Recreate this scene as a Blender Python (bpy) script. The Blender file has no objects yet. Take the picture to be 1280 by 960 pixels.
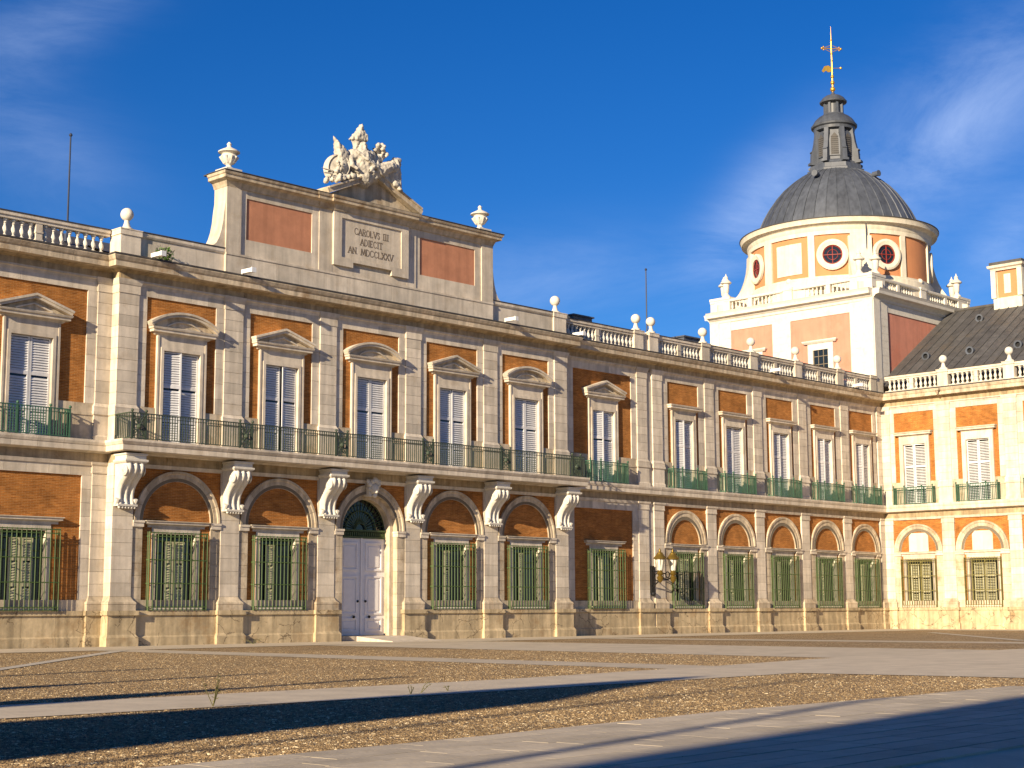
import bpy, math, random
from mathutils import Vector, Matrix
R = math.radians; PI = math.pi
random.seed(7)
scn = bpy.context.scene
C = scn.collection

# ------------------------------------------------------------------ camera
cam_d = bpy.data.cameras.new('camera'); cam = bpy.data.objects.new('camera', cam_d); C.objects.link(cam)
YAW, PITCH, ROLL, FPX = 0.80043018, 0.14309863, -0.00463262, 1958.61
cy_, sy_ = math.cos(YAW), math.sin(YAW)
_f = Vector((sy_*math.cos(PITCH), cy_*math.cos(PITCH), math.sin(PITCH)))
_r = Vector((cy_, -sy_, 0)); _u = _r.cross(_f)
c_, s_ = math.cos(ROLL), math.sin(ROLL)
_r, _u = c_*_r + s_*_u, -s_*_r + c_*_u
M = Matrix((_r, _u, -_f)).transposed().to_4x4(); M.translation = Vector((0, 0, 1.65))
cam.matrix_world = M
cam_d.sensor_width = 36; cam_d.lens = FPX/1280*36; cam_d.clip_start = .1; cam_d.clip_end = 6000
scn.camera = cam

# ------------------------------------------------------------------ sun and sky
SUN_AZ, SUN_EL = R(256.2), R(17.8)          # compass angle from +Y towards +X of the sun itself
sd = bpy.data.lights.new('sun', 'SUN'); sd.energy = 5.0; sd.angle = R(.5); sd.color = (1, .83, .59)
sun = bpy.data.objects.new('sun', sd); C.objects.link(sun)
sdir = Vector((math.sin(SUN_AZ)*math.cos(SUN_EL), math.cos(SUN_AZ)*math.cos(SUN_EL), math.sin(SUN_EL)))
sun.rotation_euler = sdir.to_track_quat('Z', 'Y').to_euler(); sun.location = sdir*300

w = bpy.data.worlds.new('World'); scn.world = w; w.use_nodes = True
nt = w.node_tree; nt.nodes.clear()
def N(nt, t, **k):
    n = nt.nodes.new(t)
    for a, b in k.items(): setattr(n, a, b)
    return n
out = N(nt, 'ShaderNodeOutputWorld'); bg = N(nt, 'ShaderNodeBackground'); bg.inputs[1].default_value = .060
sky = N(nt, 'ShaderNodeTexSky', sky_type='NISHITA', sun_disc=False)
sky.sun_elevation = SUN_EL; sky.sun_rotation = SUN_AZ
sky.air_density = 1.0; sky.dust_density = 0.0; sky.ozone_density = 6.0; sky.altitude = 500
hs = N(nt, 'ShaderNodeHueSaturation'); hs.inputs['Hue'].default_value = .512; hs.inputs['Saturation'].default_value = 1.2; hs.inputs['Value'].default_value = 1.0
nt.links.new(sky.outputs[0], hs.inputs['Color'])
tc = N(nt, 'ShaderNodeTexCoord')
mp = N(nt, 'ShaderNodeMapping'); mp.inputs['Rotation'].default_value = (R(0), R(-30), R(-28)); mp.inputs['Scale'].default_value = (2.2, 3.2, 9.0)
mp.inputs['Location'].default_value = (.35, .1, .55)
nt.links.new(tc.outputs['Generated'], mp.inputs[0])
n1 = N(nt, 'ShaderNodeTexNoise'); n1.inputs['Scale'].default_value = 1.7; n1.inputs['Detail'].default_value = 12; n1.inputs['Roughness'].default_value = .66; n1.inputs['Distortion'].default_value = .5
nt.links.new(mp.outputs[0], n1.inputs['Vector'])
def mth(op, a, b=None):
    n = N(nt, 'ShaderNodeMath', operation=op)
    for i, x in enumerate((a, b)):
        if x is None: continue
        if isinstance(x, (int, float)): n.inputs[i].default_value = x
        else: nt.links.new(x, n.inputs[i])
    return n.outputs[0]
def bank(d, along, sa, sb, amt):
    """a thin bank of cirrus: a soft ellipse round direction d, long axis towards `along`"""
    d = Vector(d).normalized(); e = (Vector(along)-d); e = (e-d*e.dot(d)).normalized(); f = d.cross(e)
    sb_ = N(nt, 'ShaderNodeVectorMath', operation='SUBTRACT'); nt.links.new(tc.outputs['Generated'], sb_.inputs[0]); sb_.inputs[1].default_value = d
    o = []
    for ax, sg in ((e, sa), (f, sb), (d, .5)):
        dt = N(nt, 'ShaderNodeVectorMath', operation='DOT_PRODUCT'); nt.links.new(sb_.outputs[0], dt.inputs[0]); dt.inputs[1].default_value = ax/sg
        o.append(mth('POWER', mth('ABSOLUTE', dt.outputs['Value']), 2))
    return mth('MULTIPLY', mth('EXPONENT', mth('MULTIPLY', mth('ADD', mth('ADD', o[0], o[1]), o[2]), -1)), amt)
tot = bank((.845, .45, .285), (.86, .41, .325), .10, .036, .75)
for args in (((.79, .555, .245), (.80, .53, .275), .055, .022, .8), ((.865, .425, .215), (.87, .40, .24), .05, .02, .55), ((.455, .82, .35), (.49, .79, .375), .06, .02, .5), ((.45, .84, .28), (.42, .85, .30), .07, .035, .32), ((.70, .66, .20), (.76, .6, .21), .12, .03, .35),
             ((-.5, .8, .3), (-.3, .85, .4), .2, .05, .7), ((.7, -.6, .35), (.8, -.4, .4), .2, .06, .7), ((-.6, -.5, .5), (-.4, -.6, .6), .25, .08, .6), ((.1, .9, .45), (.3, .9, .5), .2, .05, .5)):
    tot = mth('ADD', tot, bank(*args))
mr_ = N(nt, 'ShaderNodeMapRange'); mr_.inputs[1].default_value = .33; mr_.inputs[2].default_value = .70; nt.links.new(n1.outputs[0], mr_.inputs[0])
fac = N(nt, 'ShaderNodeClamp'); nt.links.new(mth('MULTIPLY', mth('MULTIPLY', tot, mr_.outputs[0]), .58), fac.inputs[0])
mx = N(nt, 'ShaderNodeMixRGB'); mx.inputs[2].default_value = (6.0, 7.4, 10.5, 1)
nt.links.new(fac.outputs[0], mx.inputs[0]); nt.links.new(hs.outputs[0], mx.inputs[1])
nt.links.new(mx.outputs[0], bg.inputs[0]); nt.links.new(bg.outputs[0], out.inputs[0])

scn.view_settings.view_transform = 'Standard'; scn.view_settings.look = 'None'
scn.view_settings.gamma = 1; scn.view_settings.exposure = .93
try:
    scn.cycles.max_bounces = 6; scn.cycles.diffuse_bounces = 3; scn.cycles.glossy_bounces = 2
except Exception: pass

# ------------------------------------------------------------------ materials
def mat(name, rgb, rough=.8, var=.12, scale=1.5, bump=.0, bscale=30, metal=0, streak=0, stain=None, objvar=0, spec=.3, stain_amt=.5, stain_scale=.5, crack=0):
    m = bpy.data.materials.new(name); m.use_nodes = True; t = m.node_tree; b = t.nodes['Principled BSDF']; L = t.links.new
    b.inputs['Roughness'].default_value = rough; b.inputs['Metallic'].default_value = metal
    b.inputs['Specular IOR Level'].default_value = spec
    g = N(t, 'ShaderNodeNewGeometry')
    n = N(t, 'ShaderNodeTexNoise'); n.inputs['Scale'].default_value = scale; n.inputs['Detail'].default_value = 8; n.inputs['Roughness'].default_value = .62
    L(g.outputs['Position'], n.inputs['Vector'])
    mr = N(t, 'ShaderNodeMapRange'); mr.inputs[1].default_value = .3; mr.inputs[2].default_value = .7
    mr.inputs[3].default_value = 1-var; mr.inputs[4].default_value = 1+var
    L(n.outputs[0], mr.inputs[0]); val = mr.outputs[0]
    if objvar:
        oi = N(t, 'ShaderNodeObjectInfo'); m2 = N(t, 'ShaderNodeMapRange'); m2.inputs[3].default_value = 1-objvar; m2.inputs[4].default_value = 1+objvar*.7
        L(oi.outputs['Random'], m2.inputs[0]); mu = N(t, 'ShaderNodeMath', operation='MULTIPLY'); L(val, mu.inputs[0]); L(m2.outputs[0], mu.inputs[1]); val = mu.outputs[0]
    if streak:
        mp = N(t, 'ShaderNodeMapping'); mp.inputs['Scale'].default_value = (3.2, 3.2, .22); L(g.outputs['Position'], mp.inputs[0])
        n3 = N(t, 'ShaderNodeTexNoise'); n3.inputs['Scale'].default_value = 1.0; n3.inputs['Detail'].default_value = 6; L(mp.outputs[0], n3.inputs['Vector'])
        m3 = N(t, 'ShaderNodeMapRange'); m3.inputs[1].default_value = .35; m3.inputs[2].default_value = .6; m3.inputs[3].default_value = 1-streak; m3.inputs[4].default_value = 1
        L(n3.outputs[0], m3.inputs[0]); mu = N(t, 'ShaderNodeMath', operation='MULTIPLY'); L(val, mu.inputs[0]); L(m3.outputs[0], mu.inputs[1]); val = mu.outputs[0]
    vm = N(t, 'ShaderNodeVectorMath', operation='SCALE'); vm.inputs[0].default_value = rgb; L(val, vm.inputs['Scale'])
    col = vm.outputs[0]
    if stain:
        n4 = N(t, 'ShaderNodeTexNoise'); n4.inputs['Scale'].default_value = stain_scale; n4.inputs['Detail'].default_value = 7; n4.inputs['Roughness'].default_value = .7
        mp = N(t, 'ShaderNodeMapping'); mp.inputs['Location'].default_value = (13, 5, 3); L(g.outputs['Position'], mp.inputs[0]); L(mp.outputs[0], n4.inputs['Vector'])
        m4 = N(t, 'ShaderNodeMapRange'); m4.inputs[1].default_value = .52; m4.inputs[2].default_value = .74; m4.inputs[3].default_value = 0; m4.inputs[4].default_value = stain_amt
        L(n4.outputs[0], m4.inputs[0]); mxr = N(t, 'ShaderNodeMixRGB'); L(m4.outputs[0], mxr.inputs[0]); L(col, mxr.inputs[1]); mxr.inputs[2].default_value = (*stain, 1)
        col = mxr.outputs[0]
    if crack:
        vo = N(t, 'ShaderNodeTexVoronoi'); vo.feature = 'DISTANCE_TO_EDGE'; vo.inputs['Scale'].default_value = .85
        nd = N(t, 'ShaderNodeTexNoise'); nd.inputs['Scale'].default_value = 2.5; nd.inputs['Detail'].default_value = 5; L(g.outputs['Position'], nd.inputs['Vector'])
        av = N(t, 'ShaderNodeMixRGB', blend_type='ADD'); av.inputs[0].default_value = .5; L(g.outputs['Position'], av.inputs[1]); L(nd.outputs['Color'], av.inputs[2]); L(av.outputs[0], vo.inputs['Vector'])
        lt = N(t, 'ShaderNodeMath', operation='LESS_THAN'); L(vo.outputs['Distance'], lt.inputs[0]); lt.inputs[1].default_value = .014
        nm = N(t, 'ShaderNodeTexNoise'); nm.inputs['Scale'].default_value = .45; L(g.outputs['Position'], nm.inputs['Vector'])
        gt = N(t, 'ShaderNodeMath', operation='GREATER_THAN'); L(nm.outputs[0], gt.inputs[0]); gt.inputs[1].default_value = .5
        mm = N(t, 'ShaderNodeMath', operation='MULTIPLY'); L(lt.outputs[0], mm.inputs[0]); L(gt.outputs[0], mm.inputs[1]); m9 = N(t, 'ShaderNodeMath', operation='MULTIPLY'); L(mm.outputs[0], m9.inputs[0]); m9.inputs[1].default_value = crack
        mc = N(t, 'ShaderNodeMixRGB'); L(m9.outputs[0], mc.inputs[0]); L(col, mc.inputs[1]); mc.inputs[2].default_value = (.10, .07, .04, 1); col = mc.outputs[0]
    L(col, b.inputs['Base Color'])
    if bump:
        nb = N(t, 'ShaderNodeTexNoise'); nb.inputs['Scale'].default_value = bscale; nb.inputs['Detail'].default_value = 6; L(g.outputs['Position'], nb.inputs['Vector'])
        bp = N(t, 'ShaderNodeBump'); bp.inputs['Strength'].default_value = bump; bp.inputs['Distance'].default_value = .03; L(nb.outputs[0], bp.inputs['Height']); L(bp.outputs[0], b.inputs['Normal'])
    return m
MT = {}
MT['stone'] = mat('pale_limestone', (.64, .56, .45), .85, .14, 1.5, .25, 14, streak=.22, stain=(.38, .28, .17), objvar=.16, stain_amt=.5, stain_scale=.9)
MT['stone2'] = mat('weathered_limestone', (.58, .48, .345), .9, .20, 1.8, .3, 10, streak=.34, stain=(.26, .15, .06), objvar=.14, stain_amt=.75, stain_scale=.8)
MT['plinth'] = mat('plinth_limestone', (.52, .41, .25), .9, .22, 1.6, .4, 8, streak=.32, stain=(.25, .13, .04), objvar=.12, stain_amt=.7, stain_scale=.7, crack=.7)
MT['old_stone'] = mat('lichened_carved_stone', (.50, .46, .39), .9, .18, 3, .4, 14, streak=.2, stain=(.16, .14, .11), stain_amt=.75, stain_scale=2.2)
MT['stained'] = mat('run_stained_limestone', (.44, .335, .20), .9, .22, 2.2, .3, 10, streak=.35, stain=(.20, .12, .05), objvar=.15, stain_amt=.8, stain_scale=1.1)  # brown from dirt, plus the shade under the ledges put into the colour
MT['white_stone'] = mat('white_carved_stone', (.62, .58, .50), .8, .10, 2.5, .2, 12, stain=(.3, .26, .2), stain_amt=.35, stain_scale=1.2)
MT['joint'] = mat('joint_mortar', (.17, .14, .10), .95)
MT['pink'] = mat('pink_render', (.50, .225, .13), .9, .13, 1.2, .2, 25, streak=.14, stain=(.34, .14, .08), stain_amt=.5)
MT['pink2'] = mat('pale_pink_render', (.56, .235, .16), .9, .10, .9, .1, 20, streak=.10, stain=(.55, .13, .06), stain_amt=.5, stain_scale=.35)
MT['ochre'] = mat('ochre_render', (.53, .225, .10), .9, .06, .9, .05, 20, streak=.06)
MT['white_render'] = mat('white_render', (.66, .60, .48), .85, .10, 1.5, .1, 12, streak=.14, stain=(.42, .33, .2), stain_amt=.3)
MT['lead'] = mat('lead_sheet', (.078, .088, .108), .48, .22, .9, .1, 6, streak=.25, objvar=.22, spec=.5)
MT['slate'] = mat('roof_lead', (.082, .079, .078), .6, .22, 1.0, .15, 8, streak=.2, objvar=.18, stain=(.13, .10, .065), stain_amt=.5)
MT['gutter'] = mat('dark_lead_gutter', (.055, .05, .047), .7, .3, 3, .2, 10)
MT['white'] = mat('white_paint', (.66, .655, .655), .5, .07, 3, streak=.14)
MT['door'] = mat('door_paint', (.78, .74, .71), .45, .05, 3)
MT['green'] = mat('olive_green_paint', (.055, .095, .022), .55, .2, 3, spec=.4)
MT['olive'] = mat('olive_gold_paint', (.15, .13, .04), .55, .2, 3, spec=.4)  # the right wing's full sun put into the green of grilles and casements
MT['rail'] = mat('dark_green_paint', (.045, .062, .040), .5, .2, 3, spec=.4)
MT['rail2'] = mat('sea_green_paint', (.045, .115, .070), .5, .2, 3, spec=.4)
MT['frame_green'] = mat('dark_green_joinery', (.055, .085, .03), .5, .2, 3)
MT['cream'] = mat('cream_shutter_paint', (.46, .44, .29), .55, .08, 3)
MT['iron'] = mat('black_iron', (.012, .012, .013), .5)
MT['redframe'] = mat('red_joinery', (.22, .03, .025), .5)
MT['gold'] = mat('gilded_metal', (.62, .36, .06), .45, .15, 4, metal=.75)
MT['brass'] = mat('aged_brass', (.20, .13, .025), .4, .2, 6, metal=.6)
MT['lampglass'] = mat('frosted_lamp_glass', (.62, .62, .55), .25, .05, 3, spec=.5)
MT['pole'] = mat('dark_pole', (.03, .04, .07), .5)
MT['plastic'] = mat('white_plastic', (.8, .8, .78), .4, .02)
MT['leaf'] = mat('green_leaves', (.07, .14, .02), .6, .3, 8)
MT['dry'] = mat('dry_weed', (.12, .11, .04), .7, .3, 8)
MT['letter'] = mat('incised_letter', (.17, .135, .10), .9)
MT['paving'] = mat('granite_paving', (.46, .39, .29), .8, .14, 1.1, .35, 9, stain=(.2, .17, .13), stain_amt=.4, objvar=.14)
MT['slab_line'] = mat('pale_kerb_stone', (.45, .40, .32), .85, .15, 2)
MT['pebble'] = mat('pebbles', (.30, .20, .09), .75, .3, 20, objvar=.0)

g_ = bpy.data.materials.new('window_glass'); g_.use_nodes = True
b = g_.node_tree.nodes['Principled BSDF']; b.inputs['Base Color'].default_value = (.012, .015, .015, 1); b.inputs['Roughness'].default_value = .08; b.inputs['Specular IOR Level'].default_value = .6
MT['glass'] = g_

def brick_mat():
    m = bpy.data.materials.new('orange_brick'); m.use_nodes = True; t = m.node_tree; b = t.nodes['Principled BSDF']; L = t.links.new
    b.inputs['Roughness'].default_value = .9; b.inputs['Specular IOR Level'].default_value = .15
    g = N(t, 'ShaderNodeNewGeometry'); sx = N(t, 'ShaderNodeSeparateXYZ'); L(g.outputs['Position'], sx.inputs[0])
    ad = N(t, 'ShaderNodeMath', operation='ADD'); L(sx.outputs[0], ad.inputs[0]); L(sx.outputs[1], ad.inputs[1])
    cb = N(t, 'ShaderNodeCombineXYZ'); L(ad.outputs[0], cb.inputs[0]); L(sx.outputs[2], cb.inputs[1])
    br = N(t, 'ShaderNodeTexBrick'); L(cb.outputs[0], br.inputs['Vector'])
    br.inputs['Scale'].default_value = 1; br.inputs['Brick Width'].default_value = .29; br.inputs['Row Height'].default_value = .075
    br.inputs['Mortar Size'].default_value = .008; br.inputs['Mortar Smooth'].default_value = .3
    br.inputs['Color1'].default_value = (.42, .155, .030, 1); br.inputs['Color2'].default_value = (.30, .10, .018, 1); br.inputs['Mortar'].default_value = (.42, .24, .10, 1)
    n = N(t, 'ShaderNodeTexNoise'); n.inputs['Scale'].default_value = .9; n.inputs['Detail'].default_value = 9; n.inputs['Roughness'].default_value = .7; L(g.outputs['Position'], n.inputs['Vector'])
    mr = N(t, 'ShaderNodeMapRange'); mr.inputs[1].default_value = .3; mr.inputs[2].default_value = .7; mr.inputs[3].default_value = .62; mr.inputs[4].default_value = 1.32; L(n.outputs[0], mr.inputs[0])
    mp = N(t, 'ShaderNodeMapping'); mp.inputs['Scale'].default_value = (1.2, 1.2, 14); L(g.outputs['Position'], mp.inputs[0])
    n2 = N(t, 'ShaderNodeTexNoise'); n2.inputs['Scale'].default_value = 1.2; n2.inputs['Detail'].default_value = 5; L(mp.outputs[0], n2.inputs['Vector'])
    mr2 = N(t, 'ShaderNodeMapRange'); mr2.inputs[1].default_value = .3; mr2.inputs[2].default_value = .7; mr2.inputs[3].default_value = .74; mr2.inputs[4].default_value = 1.22; L(n2.outputs[0], mr2.inputs[0])
    mm = N(t, 'ShaderNodeMath', operation='MULTIPLY'); L(mr.outputs[0], mm.inputs[0]); L(mr2.outputs[0], mm.inputs[1])
    vm = N(t, 'ShaderNodeVectorMath', operation='SCALE'); L(br.outputs[0], vm.inputs[0]); L(mm.outputs[0], vm.inputs['Scale']); L(vm.outputs[0], b.inputs['Base Color'])
    bp = N(t, 'ShaderNodeBump'); bp.inputs['Strength'].default_value = .5; bp.inputs['Distance'].default_value = .012; bp.invert = True; L(br.outputs['Fac'], bp.inputs['Height']); L(bp.outputs[0], b.inputs['Normal'])
    return m
MT['brick'] = brick_mat()

def gravel_mat():
    m = bpy.data.materials.new('river_gravel'); m.use_nodes = True; t = m.node_tree; b = t.nodes['Principled BSDF']; L = t.links.new
    b.inputs['Roughness'].default_value = .8; b.inputs['Specular IOR Level'].default_value = .3
    g = N(t, 'ShaderNodeNewGeometry')
    v = N(t, 'ShaderNodeTexVoronoi'); v.inputs['Scale'].default_value = 19; L(g.outputs['Position'], v.inputs['Vector'])
    sp = N(t, 'ShaderNodeSeparateColor'); L(v.outputs['Color'], sp.inputs[0])
    cr = N(t, 'ShaderNodeValToRGB'); e = cr.color_ramp.elements
    e[0].position = 0; e[0].color = (.10, .065, .028, 1); e[1].position = 1; e[1].color = (.75, .62, .40, 1)
    for p, c in ((.35, (.21, .135, .06, 1)), (.75, (.32, .21, .10, 1)), (.9, (.42, .31, .17, 1))):
        x = e.new(p); x.color = c
    L(sp.outputs[0], cr.inputs[0])
    n = N(t, 'ShaderNodeTexNoise'); n.inputs['Scale'].default_value = .35; n.inputs['Detail'].default_value = 8; n.inputs['Roughness'].default_value = .65; L(g.outputs['Position'], n.inputs['Vector'])
    mr = N(t, 'ShaderNodeMapRange'); mr.inputs[1].default_value = .3; mr.inputs[2].default_value = .7; mr.inputs[3].default_value = .75; mr.inputs[4].default_value = 1.2; L(n.outputs[0], mr.inputs[0])
    vm = N(t, 'ShaderNodeVectorMath', operation='SCALE'); L(cr.outputs[0], vm.inputs[0]); L(mr.outputs[0], vm.inputs['Scale']); L(vm.outputs[0], b.inputs['Base Color'])
    bp = N(t, 'ShaderNodeBump'); bp.inputs['Strength'].default_value = .8; bp.inputs['Distance'].default_value = .03; bp.invert = True; L(v.outputs['Distance'], bp.inputs['Height']); L(bp.outputs[0], b.inputs['Normal'])
    return m
MT['gravel'] = gravel_mat()

# ------------------------------------------------------------------ mesh helpers  (section coords: x along the wall, v outwards, z up)
class MB:
    def __init__(s): s.v = []; s.f = []
    def add(s, vs, fs):
        o = len(s.v); s.v += [tuple(p) for p in vs]; s.f += [tuple(i+o for i in q) for q in fs]; return s
    def box(s, x0, x1, v0, v1, z0, z1, ch=0):
        if ch == 0:
            P = [(x, -v, z) for z in (z0, z1) for v in (v0, v1) for x in (x0, x1)]
            return s.add(P, [(0,1,5,4)[::-1], (2,3,7,6), (0,2,6,4), (1,3,7,5)[::-1], (4,6,7,5)[::-1], (0,2,3,1)[::-1]])
        P = [(x, -v0, z) for z in (z0, z1) for x in (x0, x1)] + [(x, -(v1-ch), z) for z in (z0, z1) for x in (x0, x1)] + \
            [(x, -v1, z) for z in (z0+ch, z1-ch) for x in (x0+ch, x1-ch)]
        return s.add(P, [(4,5,1,0), (0,2,6,4), (5,7,3,1), (6,2,3,7), (8,9,5,4), (9,11,7,5), (11,10,6,7), (10,8,4,6), (8,10,11,9)])
    def poly(s, pts, v0, v1):            # polygon in (x,z), extruded in v
        n = len(pts); P = [(x, -v0, z) for x, z in pts] + [(x, -v1, z) for x, z in pts]
        return s.add(P, [tuple(range(n)), tuple(range(2*n-1, n-1, -1))] + [(i, n+i, n+(i+1) % n, (i+1) % n) for i in range(n)])
    def prof(s, pr, x0, x1):             # closed profile (v,z) extruded along x
        n = len(pr); P = [(x0, -v, z) for v, z in pr] + [(x1, -v, z) for v, z in pr]
        return s.add(P, [tuple(range(n)), tuple(range(2*n-1, n-1, -1))] + [(i, n+i, n+(i+1) % n, (i+1) % n) for i in range(n)])
    def sweep(s, path, pr, closed=False):
        m = len(path); n = len(pr); rows = []
        for i, p in enumerate(path):
            p = Vector(p); d0 = d1 = None
            if i > 0 or closed: d0 = (p-Vector(path[i-1])).normalized()
            if i < m-1 or closed: d1 = (Vector(path[(i+1) % m])-p).normalized()
            d0 = d0 or d1; d1 = d1 or d0
            n0 = Vector((-d0.y, d0.x)); n1 = Vector((-d1.y, d1.x)); q = n0+n1; q = q/ max(.2, (q.length_squared/2))
            rows.append([(p.x+q.x*o, -(p.y+q.y*o), z) for o, z in pr])
        P = [a for r in rows for a in r]; F = []
        for i in range(m if closed else m-1):
            j = (i+1) % m
            for k in range(n): F.append((i*n+k, j*n+k, j*n+(k+1) % n, i*n+(k+1) % n))
        if not closed: F += [tuple(range(n)), tuple((m-1)*n+k for k in range(n-1, -1, -1))]
        return s.add(P, F)
    def strip(s, pts, t, v0, v1):        # band of thickness t standing on a path in (x,z)
        m = len(pts); A = []
        for i, p in enumerate(pts):
            p = Vector(p); d0 = (p-Vector(pts[i-1])).normalized() if i else None; d1 = (Vector(pts[i+1])-p).normalized() if i < m-1 else None
            d0 = d0 or d1; d1 = d1 or d0; q = Vector((-d0.y, d0.x))+Vector((-d1.y, d1.x)); q = q/max(.2, q.length_squared/2)
            A.append((p, p+q*t))
        P = []
        for a, b in A: P += [(a.x, -v0, a.y), (b.x, -v0, b.y), (b.x, -v1, b.y), (a.x, -v1, a.y)]
        F = [(0, 1, 2, 3), tuple(4*(m-1)+k for k in (3, 2, 1, 0))]
        for i in range(m-1):
            for k in range(4): F.append((4*i+k, 4*i+4+k, 4*i+4+(k+1) % 4, 4*i+(k+1) % 4))
        return s.add(P, F)
    def lathe(s, pr, n=12, c=(0, 0, 0), cap=True):   # pr (r,z)
        P = []; F = []
        for r, z in pr:
            for k in range(n):
                a = 2*PI*k/n; P.append((c[0]+r*math.cos(a), c[1]+r*math.sin(a), c[2]+z))
        for i in range(len(pr)-1):
            for k in range(n): F.append((i*n+k, i*n+(k+1) % n, (i+1)*n+(k+1) % n, (i+1)*n+k))
        if cap: F.append(tuple(range(n-1, -1, -1))); F.append(tuple((len(pr)-1)*n+k for k in range(n)))
        return s.add(P, F)
    def tube(s, p, q, r, n=6, r2=None):
        p = Vector(p); q = Vector(q); d = (q-p).normalized(); a = d.orthogonal().normalized(); b = d.cross(a); r2 = r if r2 is None else r2
        P = [p+(a*math.cos(2*PI*k/n)+b*math.sin(2*PI*k/n))*r for k in range(n)] + [q+(a*math.cos(2*PI*k/n)+b*math.sin(2*PI*k/n))*r2 for k in range(n)]
        return s.add(P, [(k, (k+1) % n, n+(k+1) % n, n+k) for k in range(n)] + [tuple(range(n-1, -1, -1)), tuple(range(n, 2*n))])
    def ball(s, c, r, n=8, sz=1.0):
        pr = [(max(.001, r*math.cos(a)), r*sz*math.sin(a)) for a in [(-.5+i/n)*PI for i in range(n+1)]]
        return s.lathe(pr, 2*n if n < 7 else n+4, c, False)
    def mesh(s, name, m, smooth=None, fix=True):
        me = bpy.data.meshes.new(name); me.from_pydata(s.v, [], s.f)
        if fix:
            import bmesh
            bm = bmesh.new(); bm.from_mesh(me); bmesh.ops.recalc_face_normals(bm, faces=bm.faces[:]); bm.to_mesh(me); bm.free()
        me.materials.append(m if not isinstance(m, str) else MT[m])
        if smooth is not None:
            me.polygons.foreach_set('use_smooth', [True]*len(me.polygons)); me.set_sharp_from_angle(angle=R(smooth))
        me.update(); return me
CACHE = {}
def cm(key, fn, m, smooth=None):
    k = (key, m)
    if k not in CACHE:
        mb = MB(); fn(mb); CACHE[k] = mb.mesh(str(key[0]) if isinstance(key, tuple) else key, m, smooth)
    return CACHE[k]
W = {}                                    # section position of every object
def thing(name, label, cat, loc=(0, 0, 0), rz=0, group=None):
    o = bpy.data.objects.new(name, None); C.objects.link(o); o.location = loc; o.rotation_euler = (0, 0, rz)
    o['label'] = label; o['category'] = cat
    if group: o['group'] = group
    W[o] = (0, 0, 0); o.empty_display_size = .5; return o
def tag(o, label, cat, group=None):
    o['label'] = label; o['category'] = cat
    if group: o['group'] = group
    return o
def put(name, me, par, x=0, v=0, z=0, rot=None, sc=None):
    o = bpy.data.objects.new(name, me); C.objects.link(o); o.parent = par
    px, pv, pz = W[par] if par else (0, 0, 0)
    o.location = (x-px, -(v-pv), z-pz); W[o] = (x, v, z)
    if rot: o.rotation_euler = rot
    if sc: o.scale = sc
    return o
def solo(name, mb, m, par=None, smooth=None, fix=True): return put(name, mb.mesh(name, m, smooth, fix), par)

# ------------------------------------------------------------------ classical building blocks
def course(par, name, pr, x0, x1, n, m='stone', key=None, gap=.012):
    L = (x1-x0)/n
    me = cm((name, key, round(L, 3), tuple(pr)), lambda b: b.prof(pr, gap/2, L-gap/2), m)
    for i in range(n): put(name, me, par, x0+i*L)
def around(par, name, pr, xl, xr, d, m='stone'):
    me = cm((name, round(xr-xl, 3), d, tuple(pr)), lambda b: b.sweep([(0, -d), (0, 0), (xr-xl, 0), (xr-xl, -d)], pr), m)
    return put(name, me, par, xl)
def stones(par, xl, xr, z0, z1, n, depth, m='stone', v=0):
    h = (z1-z0)/n
    me = cm(('stone', round(xr-xl, 3), round(h, 3), depth), lambda b: b.box(0, xr-xl, -depth, 0, .006, h-.006, .008), m)
    for i in range(n): put('stone', me, par, xl, v, z0+i*h)

PED = [(-.3, 0), (.30, 0), (.30, .42), (.24, .50), (.20, .56), (.20, 1.45), (.30, 1.47), (.30, 1.69), (-.3, 1.69)]
PBASE = [(-.3, 1.69), (.18, 1.69), (.18, 1.97), (.20, 2.0), (.19, 2.08), (.10, 2.16), (.03, 2.28), (0, 2.36), (-.3, 2.36)]
CAPL = [(-.3, 8.22), (.04, 8.22), (.05, 8.30), (.03, 8.32), (.03, 8.56), (.09, 8.64), (.11, 8.76), (-.3, 8.76)]
UPED = [(-.3, 9.78), (.10, 9.78), (.10, 10.0), (.06, 10.06), (.06, 11.0), (.12, 11.06), (.12, 11.2), (-.3, 11.2)]
UBASE = [(-.3, 11.2), (.09, 11.2), (.09, 11.38), (.10, 11.44), (.05, 11.52), (0, 11.62), (-.3, 11.62)]
CAPU = [(-.3, 17.1), (.03, 17.1), (.03, 17.5), (.06, 17.54), (.10, 17.66), (.13, 17.80), (-.3, 17.80)]
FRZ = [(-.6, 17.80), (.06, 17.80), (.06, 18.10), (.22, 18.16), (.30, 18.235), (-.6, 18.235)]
CORN = [(-.6, 18.24), (.30, 18.24), (.62, 18.26), (.62, 18.52), (.68, 18.58), (.76, 18.74), (.76, 18.78), (-.6, 18.86)]
GUT = [(-.5, 18.865), (.74, 18.785), (.78, 18.80), (.77, 18.88), (-.5, 18.95)]
STRING = [(-.5, 9.18), (.10, 9.18), (.40, 9.24), (.43, 9.26), (.43, 9.52), (.46, 9.54), (.50, 9.66), (.50, 9.775), (-.5, 9.78)]
BAND = [(-.5, 8.76), (.02, 8.76), (.02, 9.18), (-.5, 9.18)]

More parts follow.
